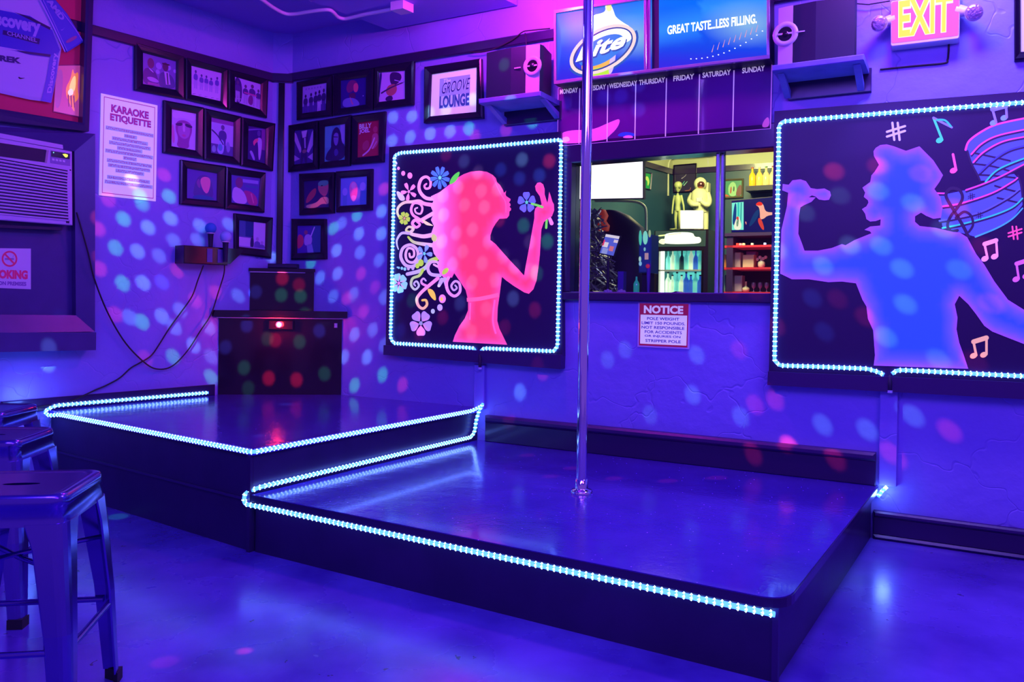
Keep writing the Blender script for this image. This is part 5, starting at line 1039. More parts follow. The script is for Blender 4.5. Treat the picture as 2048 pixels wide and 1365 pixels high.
ft = lambda u, v, l=0: PB(tq[0][0]+(tq[1][0]-tq[0][0])*u, (tq[0][1]+(tq[1][1]-tq[0][1])*u)*(1-v)+(tq[3][1]+(tq[2][1]-tq[3][1])*u)*v, l)
a2 = Art(ft, .003); a2.text('GREAT TASTE...LESS FILLING.', 0, 0, 1, 1, (1.4, 1.5, 1.6), 1, .03)
ar.mesh(a2.v, a2.f, (1.4, 1.5, 1.6))
for k_ in range(14): ar.shape(circ(1382+k_*11, 118-k_*k_*.33, 1.6, 1.2, 6), (1.2, 1.3, 1.6), 1)
for k_ in range(9): ar.stroke([(1424+k_*11, 104-k_*5), (1428+k_*11, 90-k_*5)], 1.6, .6, (.8, .35, .45), 1)
ar.build('right_light_panel', M_glow, t)
# weekly board
t = thing('weekly_board', 'glossy purple board with seven weekday columns below the beer sign', 'notice board', BW.at(1330, 275, 0))
f = qmap(BW, [(1116, 176), (1545, 125), (1542, 258), (1114.5, 293)], .02)
a, b = slab(f, -.018, 0); MB().prism(a, b).build('panel', mat('board_acrylic', (.15, .02, .22), .06, coat=1.0), t)
ar = Art(f, .0008)
ar.smooth([(.01, .98), (.01, .78), (.08, .74), (.18, .78), (.28, .66), (.325, .62), (.31, .78), (.26, .92), (.25, .96)], lin(240, 100, 215), 1); ar.smooth([(.02, .86), (.06, .84), (.07, .93), (.03, .94)], lin(255, 200, 235), 2)
ar.smooth([(.30, .92), (.33, .85), (.38, .87), (.41, .94)], lin(50, 70, 220), 1); ar.smooth([(.33, .95), (.35, .91), (.38, .92), (.39, .97)], lin(235, 110, 215), 2)
ar.smooth([(.96, .97), (.97, .86), (.99, .8), (.995, .97)], lin(200, 90, 160), 1)
wt = lin(225, 190, 240)
for u in (.115, .258, .395, .54, .69, .84): ar.rect(u-.0025, .05 if u > .2 else .05, u+.0025, .985, wt, 2)
for u0, u1 in ((0, .004), (.996, 1)): ar.rect(u0, 0, u1, 1, lin(200, 120, 220), 2)
ar.rect(0, .992, 1, 1, lin(200, 120, 220), 2); ar.rect(0, 0, 1, .008, lin(200, 120, 220), 2)
for nm, u in (('MONDAY', .058), ('TUESDAY', .195), ('WEDNESDAY', .333), ('THURSDAY', .472), ('FRIDAY', .619), ('SATURDAY', .765), ('SUNDAY', .922)):
    w_ = .0072*len(nm)+.004; ar.text(nm, u-w_, .03, u+w_, .115, lin(245, 225, 250), 3, .03)
ar.build('print', printed('board_print', em=.35, rough=.2, coat=.3), t)
# notice sign
t = thing('notice_sign', 'white and red notice sign about the pole under the bar window', 'sign', BW.at(1328, 697, 0))
f = qmap(BW, [(1276.5, 605), (1381, 606.5), (1378.5, 699), (1275, 694)], .004)
a, b = slab(f, -.003, 0); MB().prism(a, b).build('plate', M_white, t)
rd = (.32, .01, .06); ink = (.05, .02, .28); ar = Art(f, .0006)
ar.rect(.03, .025, .965, .965, rd, 1); ar.rect(.052, .275, .945, .925, (.80, .74, .86), 2)
ar.text('NOTICE', .115, .065, .87, .245, (.78, .70, .84), 3, .045)
for i, (tx, u0, u1) in enumerate((('POLE WEIGHT', .18, .80), ('LIMIT 150 POUNDS.', .075, .915), ('NOT RESPONSIBLE', .075, .90), ('FOR ACCIDENTS', .14, .855), ('OR INJURIES ON', .14, .83), ('STRIPPER POLE', .155, .84))):
    ar.text(tx, u0, .325+.0985*i, u1, .39+.0985*i, ink, 3, .022)
ar.build('print', M_sign, t)
# exit sign
t = thing('exit_sign', 'lit exit sign with two round emergency lamps at upper right', 'exit sign', BW.at(1850, 88, 0))
EN = .075
f = qmap(BW, [(1781, 2), (1921, -17), (1919, 77.5), (1781, 93.5)], EN)
rc_ = chaikin([(0, 0), (.07, 0), (.93, 0), (1, 0), (1, .1), (1, .9), (1, 1), (.93, 1), (.07, 1), (0, 1), (0, .9), (0, .1)], 2)
MB().loft([[f(u, v, -EN+.002) for u, v in rc_], [f(u, v, -.006) for u, v in rc_], [f(.5+(u-.5)*.98, .5+(v-.5)*.97, 0) for u, v in rc_]]).build('housing', M_white, t)
ar = Art(f, .001); ar.shape([(.5+(u-.5)*.97, .48+(v-.5)*.9) for u, v in rc_], (1.0, .14, .72), 0)
ar.text('EXIT', .115, .02, .90, .83, (1.5, 1.3, .75), 1, .055); ar.text('EXIT', .125, .035, .89, .815, (1.0, .9, .12), 2, .02)
ar.build('face', M_glow, t)
for x, y, xr, yr in ((1758, 47, 1786, 40), (1948, 25, 1916, 22)):
    p = BW.at(x, y, .11); q_ = BW.at(xr, yr, .05); ax = (EYEV+V((.4, 0, -.3))-p).normalized()
    arm = MB().tube([q_, q_*.5+p*.5-ax*.02, p-ax*.03], [.03, .022, .018], 10).build('lamp_arm', M_white, t)
    lh = MB().lathe(p, [(.012, -.035), (.032, -.02), (.037, 0), (.037, .006)], 20, ax).build('lamp_head', M_silver, t)
    bm3 = MB(); u_ = ax.orthogonal().normalized(); w_ = ax.cross(u_)
    MB().lathe(p+ax*.006, [(.034, 0), (.026, .008), (.012, .011)], 16, ax).build('lens', mat('faceted_lens', (.6, .4, .65), .08, .6, bump=(60, .8, .01)), lh, smooth=False)
MB().lathe(BW.at(1898, 80.5, .045), [(.006, 0), (.005, -.006)], 10).build('test_lamp', mat('test_lamp_red', (1, .2, .2), .3, em=(1, .2, .15), es=5), t)
cable('thin painted wire from the exit sign along the wall', [(1898, 84), (1897, 105), (1895, 120), (1888, 126.5), (1830, 132), (1760, 139)], BW, .006, .004)

# loudspeakers on bracketed shelves
def shelf_set(nm_lab, edge, wallr, n_out, zt, bx, zc):
    (s0, s1) = edge; t = thing('speaker_shelf', nm_lab, 'shelf', BW.p((s0+s1)/2, 0, zt-.4))
    MB().box(BW, s0, s1, .03, n_out, zt-.028, zt, .004).build('board', M_ply, t)
    MB().box(BW, s0+.03, s1+.01, .0005, .028, zc, zt-.0, .002).build('backing_board', M_trim, t)
    for s in bx:
        p0, p1 = (n_out-.05, zt-.03), (.03, zc+.04)
        w_ = .022
        A_ = [BW.p(s, p0[0], p0[1]), BW.p(s, p0[0]-.035, p0[1]), BW.p(s, .03, p1[1]-.0), BW.p(s, .03, p1[1]-.035)]
        MB().prism(A_, [p+BW.d*.03 for p in A_]).build('bracket', M_ply, t)
    return t
def front_edge(x0, y0, x1, y1, n): a, b = BW.sz(x0, y0, n), BW.sz(x1, y1, n); return a[0], b[0], (a[1]+b[1])/2
NS = .27
s0, s1, z = front_edge(957, 197, 1081, 182.5, NS)
shelf_set('dark shelf on two grey brackets beneath the left loudspeaker', (s0, s1), 0, NS, z, (BW.sz(976, 214, NS-.05)[0]-.012, BW.sz(1083, 200, NS-.05)[0]-.012), BW.sz(995, 252, .03)[1])
def speaker(lab, q, n_out, zb, silver_u, ring, flip=False):
    sA, zA = BW.sz(*q[0], n_out); sB_, _ = BW.sz(*q[1], n_out); zt_ = zA
    t = thing('loudspeaker', lab, 'loudspeaker', BW.p((sA+sB_)/2, n_out/2, zb))
    d = n_out-.035
    outl = [(sA+.012, .035), (sA, n_out-.05), (sA+.006, n_out-.02), ((sA+sB_)/2, n_out), (sB_-.006, n_out-.02), (sB_, n_out-.05), (sB_-.03, .035)]
    MB().prism([BW.p(s, n, zb) for s, n in outl], [BW.p(s, n, zt_) for s, n in outl]).build('cabinet', M_matt, t)
    u0 = sA+(sB_-sA)*silver_u[0]; u1 = sA+(sB_-sA)*silver_u[1]
    def fn(s):
        m_ = (sA+sB_)/2; h = (sB_-sA)/2; return n_out-.02*((s-m_)/h)**2
    loops = []
    for i in range(5):
        s = u0+(u1-u0)*i/4; nn_ = fn(s); loops.append([BW.p(s, nn_+.001, zb+.002), BW.p(s, nn_+.006, zb+.002), BW.p(s, nn_+.006, zt_-.002), BW.p(s, nn_+.001, zt_-.002)])
    MB().loft(loops).build('silver_baffle', M_silver, t)
    uc = (u0+u1)/2 if not flip else u0+(u1-u0)*.5; zc = zb+(zt_-zb)*ring; c = BW.p(uc, fn(uc)+.006, zc)
    R0 = (zt_-zb)*.21
    tw = MB().lathe(c, [(R0, 0), (R0*.97, .006), (R0*.75, .008), (R0*.6, .004), (R0*.58, .003)], 26, BW.n).build('tweeter_plate', M_silver, t)
    MB().lathe(c+BW.n*.003, [(R0*.58, 0), (R0*.56, .002)], 22, BW.n).build('surround', M_black, tw)
    MB().lathe(c+BW.n*.004, [(R0*.3, 0), (R0*.22, .006), (R0*.05, .008)], 16, BW.n).build('dome', M_black, tw)
    for k_ in (-1, 1): MB().box(Wall(c, BW.d, BW.n), k_*R0*.55, k_*R0*.18, .006, .009, -R0*.07, R0*.07).build('guard_bar', M_silver, tw)
    sl = sA+(sB_-sA)*(.62 if not flip else .30); MB().box(BW, sl-.02, sl+.02, fn(sl)+.001, fn(sl)+.004, zc-.003, zc+.003).build('badge', M_silver, t)
    return t
zsh_l = z
speaker('left black loudspeaker with silver strip beside the beer sign', [(968, 104), (1079, 92)], NS-.025, z, (.765, .985), .56)
s0, s1, z = front_edge(1544, 131, 1728, 107, NS)
shelf_set('dark shelf on two grey brackets beneath the right loudspeaker', (s0, s1), 0, NS, z, (BW.sz(1560, 145, NS-.05)[0]-.012, BW.sz(1712, 126, NS-.05)[0]-.012), BW.sz(1567, 200, .03)[1])
speaker('right black loudspeaker between the beer sign and exit sign', [(1556, 14), (1712, -8)], NS-.025, z, (.0, .20), .53, True)
cable('thin black wires sagging along the picture rail to left loudspeaker', [(940, 104), (965, 104), (990, 97), (1015, 85), (1030, 76), (1045, 64), (1060, 61), (1100, 57)], BW, .03, .004)
cable('thin black wire dropping from the rail onto left loudspeaker', [(1050, 66), (1052, 76), (1052.5, 96)], BW, [.03, .05, .2], .003)
cable('black wire beside the right loudspeaker near the exit sign', [(1700, 6), (1735, 9), (1743, 8), (1780, 2)], BW, .03, .003)

# ================================================================== left wall: jersey case, air conditioner, signs
t = thing('karaoke_sign', 'tall white karaoke etiquette sign with red lettering', 'sign', LW.at(256, 398, 0))
f = qmap(LW, [(202.6, 186.7), (315, 211), (311.6, 403), (198.4, 390.6)], .008)
a, b = slab(f, -.007, 0); MB().prism(a, b).build('board', mat('pale_board', (.78, .66, .86), .45, em=(.78, .60, .9), es=.38), t)
ar = Art(f, .0006); cr = (.30, .01, .20); cbl = (.30, .35, .75)
for r in ((.045, .025, .955, .032), (.045, .968, .955, .975), (.045, .025, .055, .975), (.945, .025, .955, .975)): ar.rect(*r, cr, 1)
for tx, u0, v0, u1, v1 in (('KARAOKE', .17, .085, .84, .165), ('ETIQUETTE', .155, .175, .885, .26)):
    ar.text(tx, u0, v0, u1, v1, cbl, 1, .085); ar.text(tx, u0, v0, u1, v1, cr, 2, .045)
for u0, v, u1 in ((.1, .325, .92), (.42, .375, .62), (.21, .42, .82), (.16, .465, .87), (.3, .508, .72), (.1, .552, .92), (.41, .598, .62), (.13, .645, .9), (.15, .69, .87), (.28, .735, .76), (.14, .81, .87), (.1, .858, .92)):
    ar.rect(u0-.015, v-.019, u1+.015, v+.019, cbl, 1); random.seed(int(v*1000)); u = u0
    while u < u1-.012:
        w_ = random.choice((.016, .02, .024)); h_ = .012
        k_ = random.randint(0, 3)
        ar.rect(u, v-h_, u+.007, v+h_, cr, 2)
        if k_ == 0: ar.rect(u, v-h_, u+w_, v-h_+.006, cr, 2.1)
        elif k_ == 1: ar.rect(u, v+h_-.006, u+w_, v+h_, cr, 2.1)
        elif k_ == 2: ar.rect(u, v-.003, u+w_, v+.003, cr, 2.1)
        else: ar.rect(u+w_-.006, v-h_, u+w_, v+h_, cr, 2.1)
        u += w_+.007
ar.build('print', M_sign, t)
# jersey shadow box
JN = .07
t = thing('jersey_case', 'framed cycling jersey on red backing above the air conditioner', 'display case', LW.at(60, 250, 0))
outq = [(-160, -160), (189, -62), (178, 263), (-160, 223)]; innq = [(-140, -120), (173, -48), (165, 246), (-140, 194)]
g = qmap(LW, innq, JN); fo_ = qmap(LW, outq, 0)
O = [fo_(0, 0), fo_(1, 0), fo_(1, 1), fo_(0, 1)]; On = [p+LW.n*JN for p in O]
Q4 = [LW.at(x, y, JN) for x, y in outq]; I4 = [LW.at(x, y, JN) for x, y in innq]
mb = MB()
for k_ in range(4):
    j_ = (k_+1) % 4
    mb.poly([LW.o+(p-LW.o) for p in (Q4[k_]-LW.n*(JN-.002), Q4[j_]-LW.n*(JN-.002), Q4[j_], Q4[k_])]); mb.poly([Q4[k_], Q4[j_], I4[j_]*.7+Q4[j_]*.3+LW.n*.008, I4[k_]*.7+Q4[k_]*.3+LW.n*.008]); mb.poly([I4[k_]*.7+Q4[k_]*.3+LW.n*.008, I4[j_]*.7+Q4[j_]*.3+LW.n*.008, I4[j_], I4[k_]]); mb.poly([I4[k_], I4[j_], I4[j_]-LW.n*(JN-.012), I4[k_]-LW.n*(JN-.012)])
mb.build('frame', mat('case_frame', (.05, .03, .10), .3), t)
bk = qmap(LW, [(-150, -130), (181, -60), (174, 258), (-150, 204)], .012)
M_redmat = mat('red_backing', (.55, .02, .10), .6, em=(.6, .01, .08), es=.12)
MB().poly([bk(0, 0), bk(1, 0), bk(1, 1), bk(0, 1)]).build('backing', M_redmat, t)
JP = pmap(LW, .03); M_jer = mat('jersey_white', (.62, .60, .80), .6, bump=(12, .25, .01)); M_jb = mat('jersey_blue', (.10, .12, .62), .6, bump=(12, .2, .01))
def cloth(pts, d, m, nm, par):
    a = [JP(x, y, 0) for x, y in pts]; b = [JP(x, y, d) for x, y in pts]
    c = V((0, 0, 0))
    for p in b: c += p/len(b)
    e = [p*.94+c*.06+LW.n*.004 for p in b]
    return MB().loft([a, b, e], smooth=False).build(nm, m, par)
jb = cloth([(-130, 158), (-120, -60), (20, -40), (82, 0), (103, 45), (122, 97), (113, 150), (102, 205), (60, 200)], .006, M_jer, 'jersey_body', t)
slv = cloth([(75, -8), (105, -4), (132, 28), (166, 84), (132, 105.5), (118, 84), (98, 45)], .014, M_jb, 'sleeve', t)
ar = Art(pmap(LW, .0415), .0008); jbl = (.05, .06, .55); jl = (.45, .42, .78)
ar.shape([(-120, 8), (0, 20), (60, 32), (104, 60), (120, 100), (113, 117), (60, 110), (0, 94), (-120, 72)], jbl, 0)
ar.stroke([(-60, 6), (0, 15), (50, 33), (103, 58)], 3, 2, (.6, .56, .85), 1); ar.shape([(28, 24), (60, 34), (101, 55), (100, 60), (60, 40)], (.02, .02, .10), 1.2)
ar.stroke([(-60, 84), (20, 98), (100, 113)], 3, 2, (.6, .56, .85), 1); ar.shape([(30, 100), (101, 109), (101, 114), (50, 107)], (.02, .02, .1), 1.2)
ar.text('Discovery', -34, 17, 81, 53, jl, 2, .05, 0, 23); 
ar.shape([(6, 60), (80, 78), (78, 89), (5, 69)], (.015, .01, .12), 1.5); ar.text('CHANNEL', 14, 61.5, 74, 70, (.38, .34, .7), 2.5, .02, 0, 15)
ar.text('TREK', -16, 108, 42, 120, (.03, .02, .16), 2, .06, 0, 8)
ar.smooth([(36, 154.5), (38, 153.5), (41, 156), (52, 156), (42, 158.5), (38, 158)], (.01, .01, .05), 2)
ar.shape([(100, 112), (117, 104), (113, 150), (102, 206), (82, 202), (92, 160)], (.09, .14, .62), 1)
ar.build('jersey_print', M_print, jb)
vq = [(117, 106), (104, 104), (88, 186), (101, 186)]
fv = lambda u, v, l=0: (pmap(LW, .0425))(101+16*u if False else (102+15*(1-u)-(1-v)*0) - 15*0 , 106+80*v, l)
def vert(u, v, l=0):                        # text turned to run up the jersey side
    x = 91+17*v+12*u; y = 186-80*u
    return pmap(LW, .0425)(x, y, l)
Art(vert, .001).text('Discovery', 0, .15, 1, .85, (.55, .52, .85), 1, .03).build('side_print', M_print, jb)
ar = Art(pmap(LW, .0495), .001); ar.stroke([(80, 0), (104, 48), (130, 104)], 3.2, 2.4, (.5, .46, .85), 1, caps=False); ar.stroke([(86, 0), (110, 50), (134, 102)], 1.4, 1.2, (.45, .42, .8), 1, caps=False); ar.stroke([(124, 24), (150, 58), (165, 82)], 1.5, 1.2, (.45, .3, .85), 1, caps=False)
def sl(u, v, l=0): return pmap(LW, .0495)(92+30*u+9*(1-v), 2+40*u-6*(1-v), l)
Art(sl, .0012).text('AMD', 0, 0, 1, 1, (.42, .4, .8), 1, .05).build('sleeve_print', M_print, slv)
ar.smooth([(121, 59), (124, 62), (131, 53), (125, 60)], (.5, .45, .85), 1); ar.smooth([(130, 82), (152, 70), (155, 76), (134, 88)], (.35, .06, .3), 1); ar.build('sleeve_trim', M_print, slv)
# small added card, painted with the flame-like reflection in the case
t2 = thing('flame_reflection', 'small card painted with an orange flame-like reflection inside the jersey case', 'photo', LW.at(136, 222, .02))
fq = qmap(LW, [(112, 130), (166, 129), (162, 236), (106, 224)], .018)
a, b = slab(fq, -.004, 0); MB().prism(a, b).build('card', mat('reflection_card', (.4, .03, .14), .4), t2)
ar = Art(fq, .001); ar.rect(.02, .02, .98, .98, (.42, .05, .2), 0); ar.smooth([(.02, .1), (.3, .1), (.25, .9), (.02, .9)], (.30, .05, .25), .5); ar.smooth([(.4, .45), (.55, .3), (.62, .05), (.68, .2), (.85, .12), (.82, .45), (.9, .65), (.7, .75), (.78, .95), (.55, .75), (.42, .62)], (.9, .22, .06), 1); ar.smooth([(.5, .48), (.62, .25), (.75, .2), (.76, .48), (.6, .58)], (1, .75, .15), 2); ar.smooth([(.45, .55), (.6, .45), (.7, .55), (.58, .64)], (1, .85, .7), 3)
for u in (.5, .6, .7): ar.stroke([(u, .62), (u+.04, .82)], .05, .03, (.12, .02, .05), 3)
ar.build('print', printed('reflection_print', em=.75, rough=.2), t2)

# air conditioner in its boxed surround
sur = thing('window_surround', 'dark boxed wooden surround around the wall air conditioner', 'surround', LW.at(40, 706, 0))
SNF = .10
so = [(-220, 236), (190.5, 268), (190, 664), (-220, 668)]; si = [(-180, 260), (149, 303), (152, 631), (-180, 628)]
Oq = [LW.at(x, y, SNF) for x, y in so]; Iq = [LW.at(x, y, SNF-.035) for x, y in si]
M_sur = mat('surround_wood', (.055, .035, .16), .35, noise=(5, (.08, .05, .22), .25), bump=(15, .15, .006))
for k_, nm in enumerate(('top_board', 'right_board', 'bottom_board')):
    j_ = (k_+1) % 4
    aa = [Oq[k_], Oq[j_], Iq[j_], Iq[k_]]; bb_ = [p-LW.n*(LW_d) for p, LW_d in zip(aa, (SNF-.002, SNF-.002, SNF-.037, SNF-.037))]
    MB().prism(aa, bb_).build(nm, M_sur, sur)
MB().poly([Iq[0]-LW.n*.05, Iq[1]-LW.n*.05, Iq[2]-LW.n*.05, Iq[3]-LW.n*.05]).build('back_panel', M_sur, sur)
g = qmap(LW, [(-220, 666), (190.5, 665), (190, 700.5), (-220, 709)], SNF); a, b = slab(g, -SNF+.002, .012); MB().prism(a, b).build('sill_board', M_sur, sur)
AN_ = SNF-.002
ac = thing('air_conditioner', 'pale wall air conditioner with louvred front at left edge', 'air conditioner', LW.at(60, 445, 0))
acq = [(-110, 256), (144.5, 303), (145.5, 451), (-110, 432)]
f = qmap(LW, acq, AN_); iy = lambda x, y: (x, y)
a, b = slab(f, -.045, -.004); a2_ = slab(f, 0, 0, .006, .01, .994, .99)[0]; MB().loft([a, b, a2_]).build('body', mat('ac_plastic', (.62, .52, .72), .4), ac)
tq_ = qmap(LW, [(-110, 246), (125.5, 290), (126.5, 298.5), (-110, 256.5)], AN_-.01); a, b = slab(tq_, -.035, 0); MB().prism(a, b).build('top_lip', mat('ac_plastic'), ac)
PA = pmap(LW, AN_)
def pquad(pts, n0, n1, nm, m, par): return MB().prism([PA(x, y, n0) for x, y in pts], [PA(x, y, n1) for x, y in pts]).build(nm, m, par)
pquad([(-90, 272), (92, 300), (88.5, 325), (-90, 301)], .0005, .002, 'air_outlet', M_matt, ac)
for x in (-40, 20, 60): pass
pquad([(92, 300.5), (97, 301), (93, 326), (89, 325.5)], .001, .006, 'outlet_edge', mat('beige_edge', (.45, .36, .4), .5), ac)
cpnl = pquad([(101, 301), (141, 307.5), (140, 332), (101, 326)], .0005, .003, 'control_panel', mat('panel_grey', (.28, .2, .45), .3), ac)
pquad([(102, 302), (139, 308), (138.5, 319), (102, 313.5)], .0032, .0042, 'display', M_black, cpnl)
MB().poly([PA(x, y, .0046) for x, y in [(124.5, 308.5), (130, 308), (135, 310), (134.5, 314), (131, 315.5), (127, 312)]]).build('status_lamp', mat('yellow_lamp', (.8, 1, .05), .3, em=(.75, 1, .03), es=1.3), cpnl)
MB().poly([PA(x, y, .0046) for x, y in circ(106.5, 305.5, 1.2, 1.2, 8)]).build('status_lamp', mat('green_lamp', (.3, 1, .5), .3, em=(.2, 1, .4), es=1), cpnl)
for i in range(4): pquad([(103.5+7*i, 317+1.1*i), (108.5+7*i, 318+1.1*i), (108.5+7*i, 322+1.1*i), (103.5+7*i, 321+1.1*i)], .0032, .005, 'button', M_white, cpnl)
M_slot = mat('slot_dark', (.02, .01, .05), .6); M_acp = mat('ac_plastic')
NL = 17
for i in range(NL):
    v = i/(NL-1); yl0 = 313+(415-313)*v; yr_ = 341+(437-341)*v; xr_ = 134+4*abs(v-.3)
    yl = yr_-(xr_+110)*(.095+.075*(1-v)*1.0)
    pquad([(-100, yl), (xr_, yr_), (xr_, yr_+2.9), (-100, yl+2.9)], .0004, .0012, 'louvre_slot', M_slot, ac)
    pquad([(-100, yl+2.9), (xr_, yr_+2.9), (xr_, yr_+5.6), (-100, yl+5.6)], .0004, .006, 'louvre_slat', M_acp, ac)
Art(PA, .0015).text('LG', 33, 325, 40, 330, (.2, .12, .4), 1, .02, 0, 1.2).shape(circ(29, 326.5, 2.6, 2.6, 12), (.2, .12, .4), 1).build('maker_mark', M_print, ac)
pquad([(132, 440.5), (138.5, 441), (138.5, 447), (132, 446.5)], .0005, .0015, 'sticker', M_matt, ac); pquad([(139, 339), (142, 339.4), (142, 342), (139, 341.6)], .0005, .0015, 'screw', M_matt, ac)
rl = qmap(LW, [(-110, 445), (125, 455.5), (124, 461), (-110, 451)], AN_-.02); a, b = slab(rl, -.03, 0); MB().prism(a, b).build('drip_rail', M_matt, ac)
# no smoking sign
t = thing('no_smoking_sign', 'white no smoking sign with red symbol below the air conditioner', 'sign', LW.at(0, 577, 0))
f = qmap(LW, [(-62, 496), (61.8, 497.5), (61.8, 579), (-62, 574)], SNF-.08)
a, b = slab(f, -.004, 0); MB().prism(a, b).build('plate', M_white, t)
ar = Art(f, .0008); PX = lambda x, y: ((x+62)/123.8, (y-497)/80.0)
cx_, cy_ = PX(17.5, 518); rx, ry = 16/123.8, 16/80
ring = [circ(cx_, cy_, rx, ry, 28), circ(cx_, cy_, rx*.78, ry*.78, 28)]
for i in range(28): ar.shape([ring[0][i], ring[0][(i+1) % 28], ring[1][(i+1) % 28], ring[1][i]], (.40, .01, .10), 1)
ar.rect(cx_-rx*.6, cy_-ry*.1, cx_+rx*.55, cy_+ry*.14, (.15, .05, .3), 1.2); ar.stroke([(cx_+rx*.4, cy_-ry*.2), (cx_+rx*.5, cy_-ry*.45)], .008, .006, (.2, .1, .4), 1.2)
ar.shape([(cx_-rx*.68, cy_-ry*.52), (cx_-rx*.52, cy_-ry*.68), (cx_+rx*.68, cy_+ry*.52), (cx_+rx*.52, cy_+ry*.68)], (.40, .01, .10), 2)
ar.text('NO SMOKING', *PX(-60, 540), *PX(55, 558), (.40, .01, .12), 2, .06); ar.text('ANYWHERE ON PREMISES', *PX(-60, 563), *PX(52, 571), (.12, .03, .3), 2, .05)
ar.build('print', M_sign, t)

# ================================================================== ceiling fittings
cz = 2.83
cpts = [(505, -14), (528, 2), (548, 16), (570, 27), (590, 28), (615, 24), (640, 20.5), (659, 20), (668, 26), (676, 34), (689, 37.6), (706, 34.5), (726.5, 29.5), (755, 24), (782, 19)]
t = tag(MB().tube(catmull([atz(x, y, cz-.012) for x, y in cpts], 5), .011, 8).build('ceiling_conduit', M_white), 'bent white conduit running across the ceiling to a junction box', 'conduit')
jc = [atz(x, y, cz-.0) for x, y in ((781, 10), (803, 6.5), (826, 17), (826, 17))]
p0 = atz(781, 14, cz-.02); p1 = atz(806, 9.5, cz-.02); p2 = atz(827, 19, cz-.02); p3 = p0+p2-p1
tag(MB().prism([p-V((0, 0, .02)) for p in (p0, p1, p2, p3)], [V((p.x, p.y, PZ+.0)) for p in (p0, p1, p2, p3)]).build('junction_box', M_white), 'small white junction box at the end of the ceiling conduit', 'junction box')
p0 = atz(622, 4, 2.88); p1 = atz(641, 2, 2.88); e_ = (p1-p0); o2 = V((-e_.y, e_.x, 0))
tag(MB().prism([p-V((0, 0, .0)) for p in (p0, p1, p1-o2*2, p0-o2*2)], [V((p.x, p.y, CEIL-.001)) for p in (p0, p1, p1-o2*2, p0-o2*2)]).build('ceiling_fitting', M_white), 'pale ceiling fitting cut off at the top of the view', 'ceiling fitting')

# ================================================================== stools
def stool(lab, cx, cy, rot, zs=.61, hw_=.150, ft=.188):
    t = thing('bar_stool', lab, 'stool', (cx, cy, 0), 'metal stools at the left')
    R = Matrix.Rotation(rot, 3, 'Z'); o = V((cx, cy, 0)); T = lambda x, y, z: o+R@V((x, y, z))
    def sq(h, r, z, n=5):
        out = []
        for qx, qy, a0 in ((1, 1, 0), (-1, 1, PI/2), (-1, -1, PI), (1, -1, 1.5*PI)):
            for i in range(n+1):
                a_ = a0+PI/2*i/n; out.append(T(qx*(h-r)+r*math.cos(a_), qy*(h-r)+r*math.sin(a_), z))
        return out
    # seat pan: dished top with a slot, rolled rim and skirt
    mb = MB(); loops = [sq(hw_-.03, .03, zs-.004), sq(hw_-.012, .035, zs), sq(hw_-.003, .038, zs-.004), sq(hw_, .04, zs-.014), sq(hw_+.001, .04, zs-.03), sq(hw_-.003, .038, zs-.034), sq(hw_+.006, .04, zs-.075)]
    mb.loft(loops, cap=False, smooth=True)
    top = sq(hw_-.03, .03, zs-.004); slot = [T(.045*math.cos(2*PI*i/len(top)+.13)*(1), .013*math.sin(2*PI*i/len(top)+.13), zs-.005) for i in range(len(top))]
    mb.loft([top, slot], cap=False)
    mb.build('seat', M_steel, t)
    MB().loft([[p-V((0, 0, .012)) for p in slot], [p-V((0, 0, .014)) for p in slot]]).build('slot_shadow', M_matt, t)
    for qx, qy in ((1, 1), (-1, 1), (-1, -1), (1, -1)):
        def prof(h, w, r, z):
            a_ = []
            for i in range(7):
                if i == 0: a_.append((h-r-w, h))
                elif i == 6: a_.append((h, h-r-w))
                else:
                    an = PI/2*(1-(i-1)/4); a_.append((h-r+r*math.cos(an), h-r+r*math.sin(an)))
            th_ = .004; inner = [(x-th_, y-th_) for x, y in a_[::-1]]
            return [T(qx*x, qy*y, z) for x, y in a_+inner]
        lp_ = [prof(hw_+.007, .055, .035, zs-.07), prof(hw_+.012, .042, .032, zs-.13), prof(hw_+.012+(ft-hw_)*.45, .03, .026, zs*.45), prof(ft+.004, .02, .022, .03)]
        lg = MB().loft(lp_, smooth=False).build('leg', M_steel, t)
        MB().loft([[T(qx*x, qy*y, z) for x, y in ((ft-.04, ft+.008), (ft+.008, ft+.008), (ft+.008, ft-.04), (ft-.012, ft-.012))] for z in (0, .032)]).build('rubber_foot', M_rubber, lg)
    zb_ = .235; h_ = hw_+(ft-hw_)*.72
    for k_ in range(4):
        a_ = k_*PI/2; c1, s1 = math.cos(a_), math.sin(a_); P2 = lambda x, y, z: T(x*c1-y*s1, x*s1+y*c1, z)
        MB().tube([P2(h_-.004, -h_+.03, zb_), P2(h_-.004, h_-.03, zb_)], .0085, 8).build('foot_rail', M_steel, t)
    zc_ = .42; h2 = hw_+(ft-hw_)*.35
    for sgn in (-1, 1): MB().tube([T(-h2+.02, -sgn*(h2-.02), zc_), T(0, 0, zc_+.006*sgn), T(h2-.02, sgn*(h2-.02), zc_)], .007, 8).build('cross_brace', M_steel, t)
    return t
stool('gunmetal stool nearest the camera, slot in its seat', -1.262, 2.07, .17, hw_=.155)
stool('gunmetal stool second back, behind the nearest stool', -1.80, 2.78, .12)
stool('gunmetal stool third back, mostly cut off at left edge', -2.23, 3.40, .05)

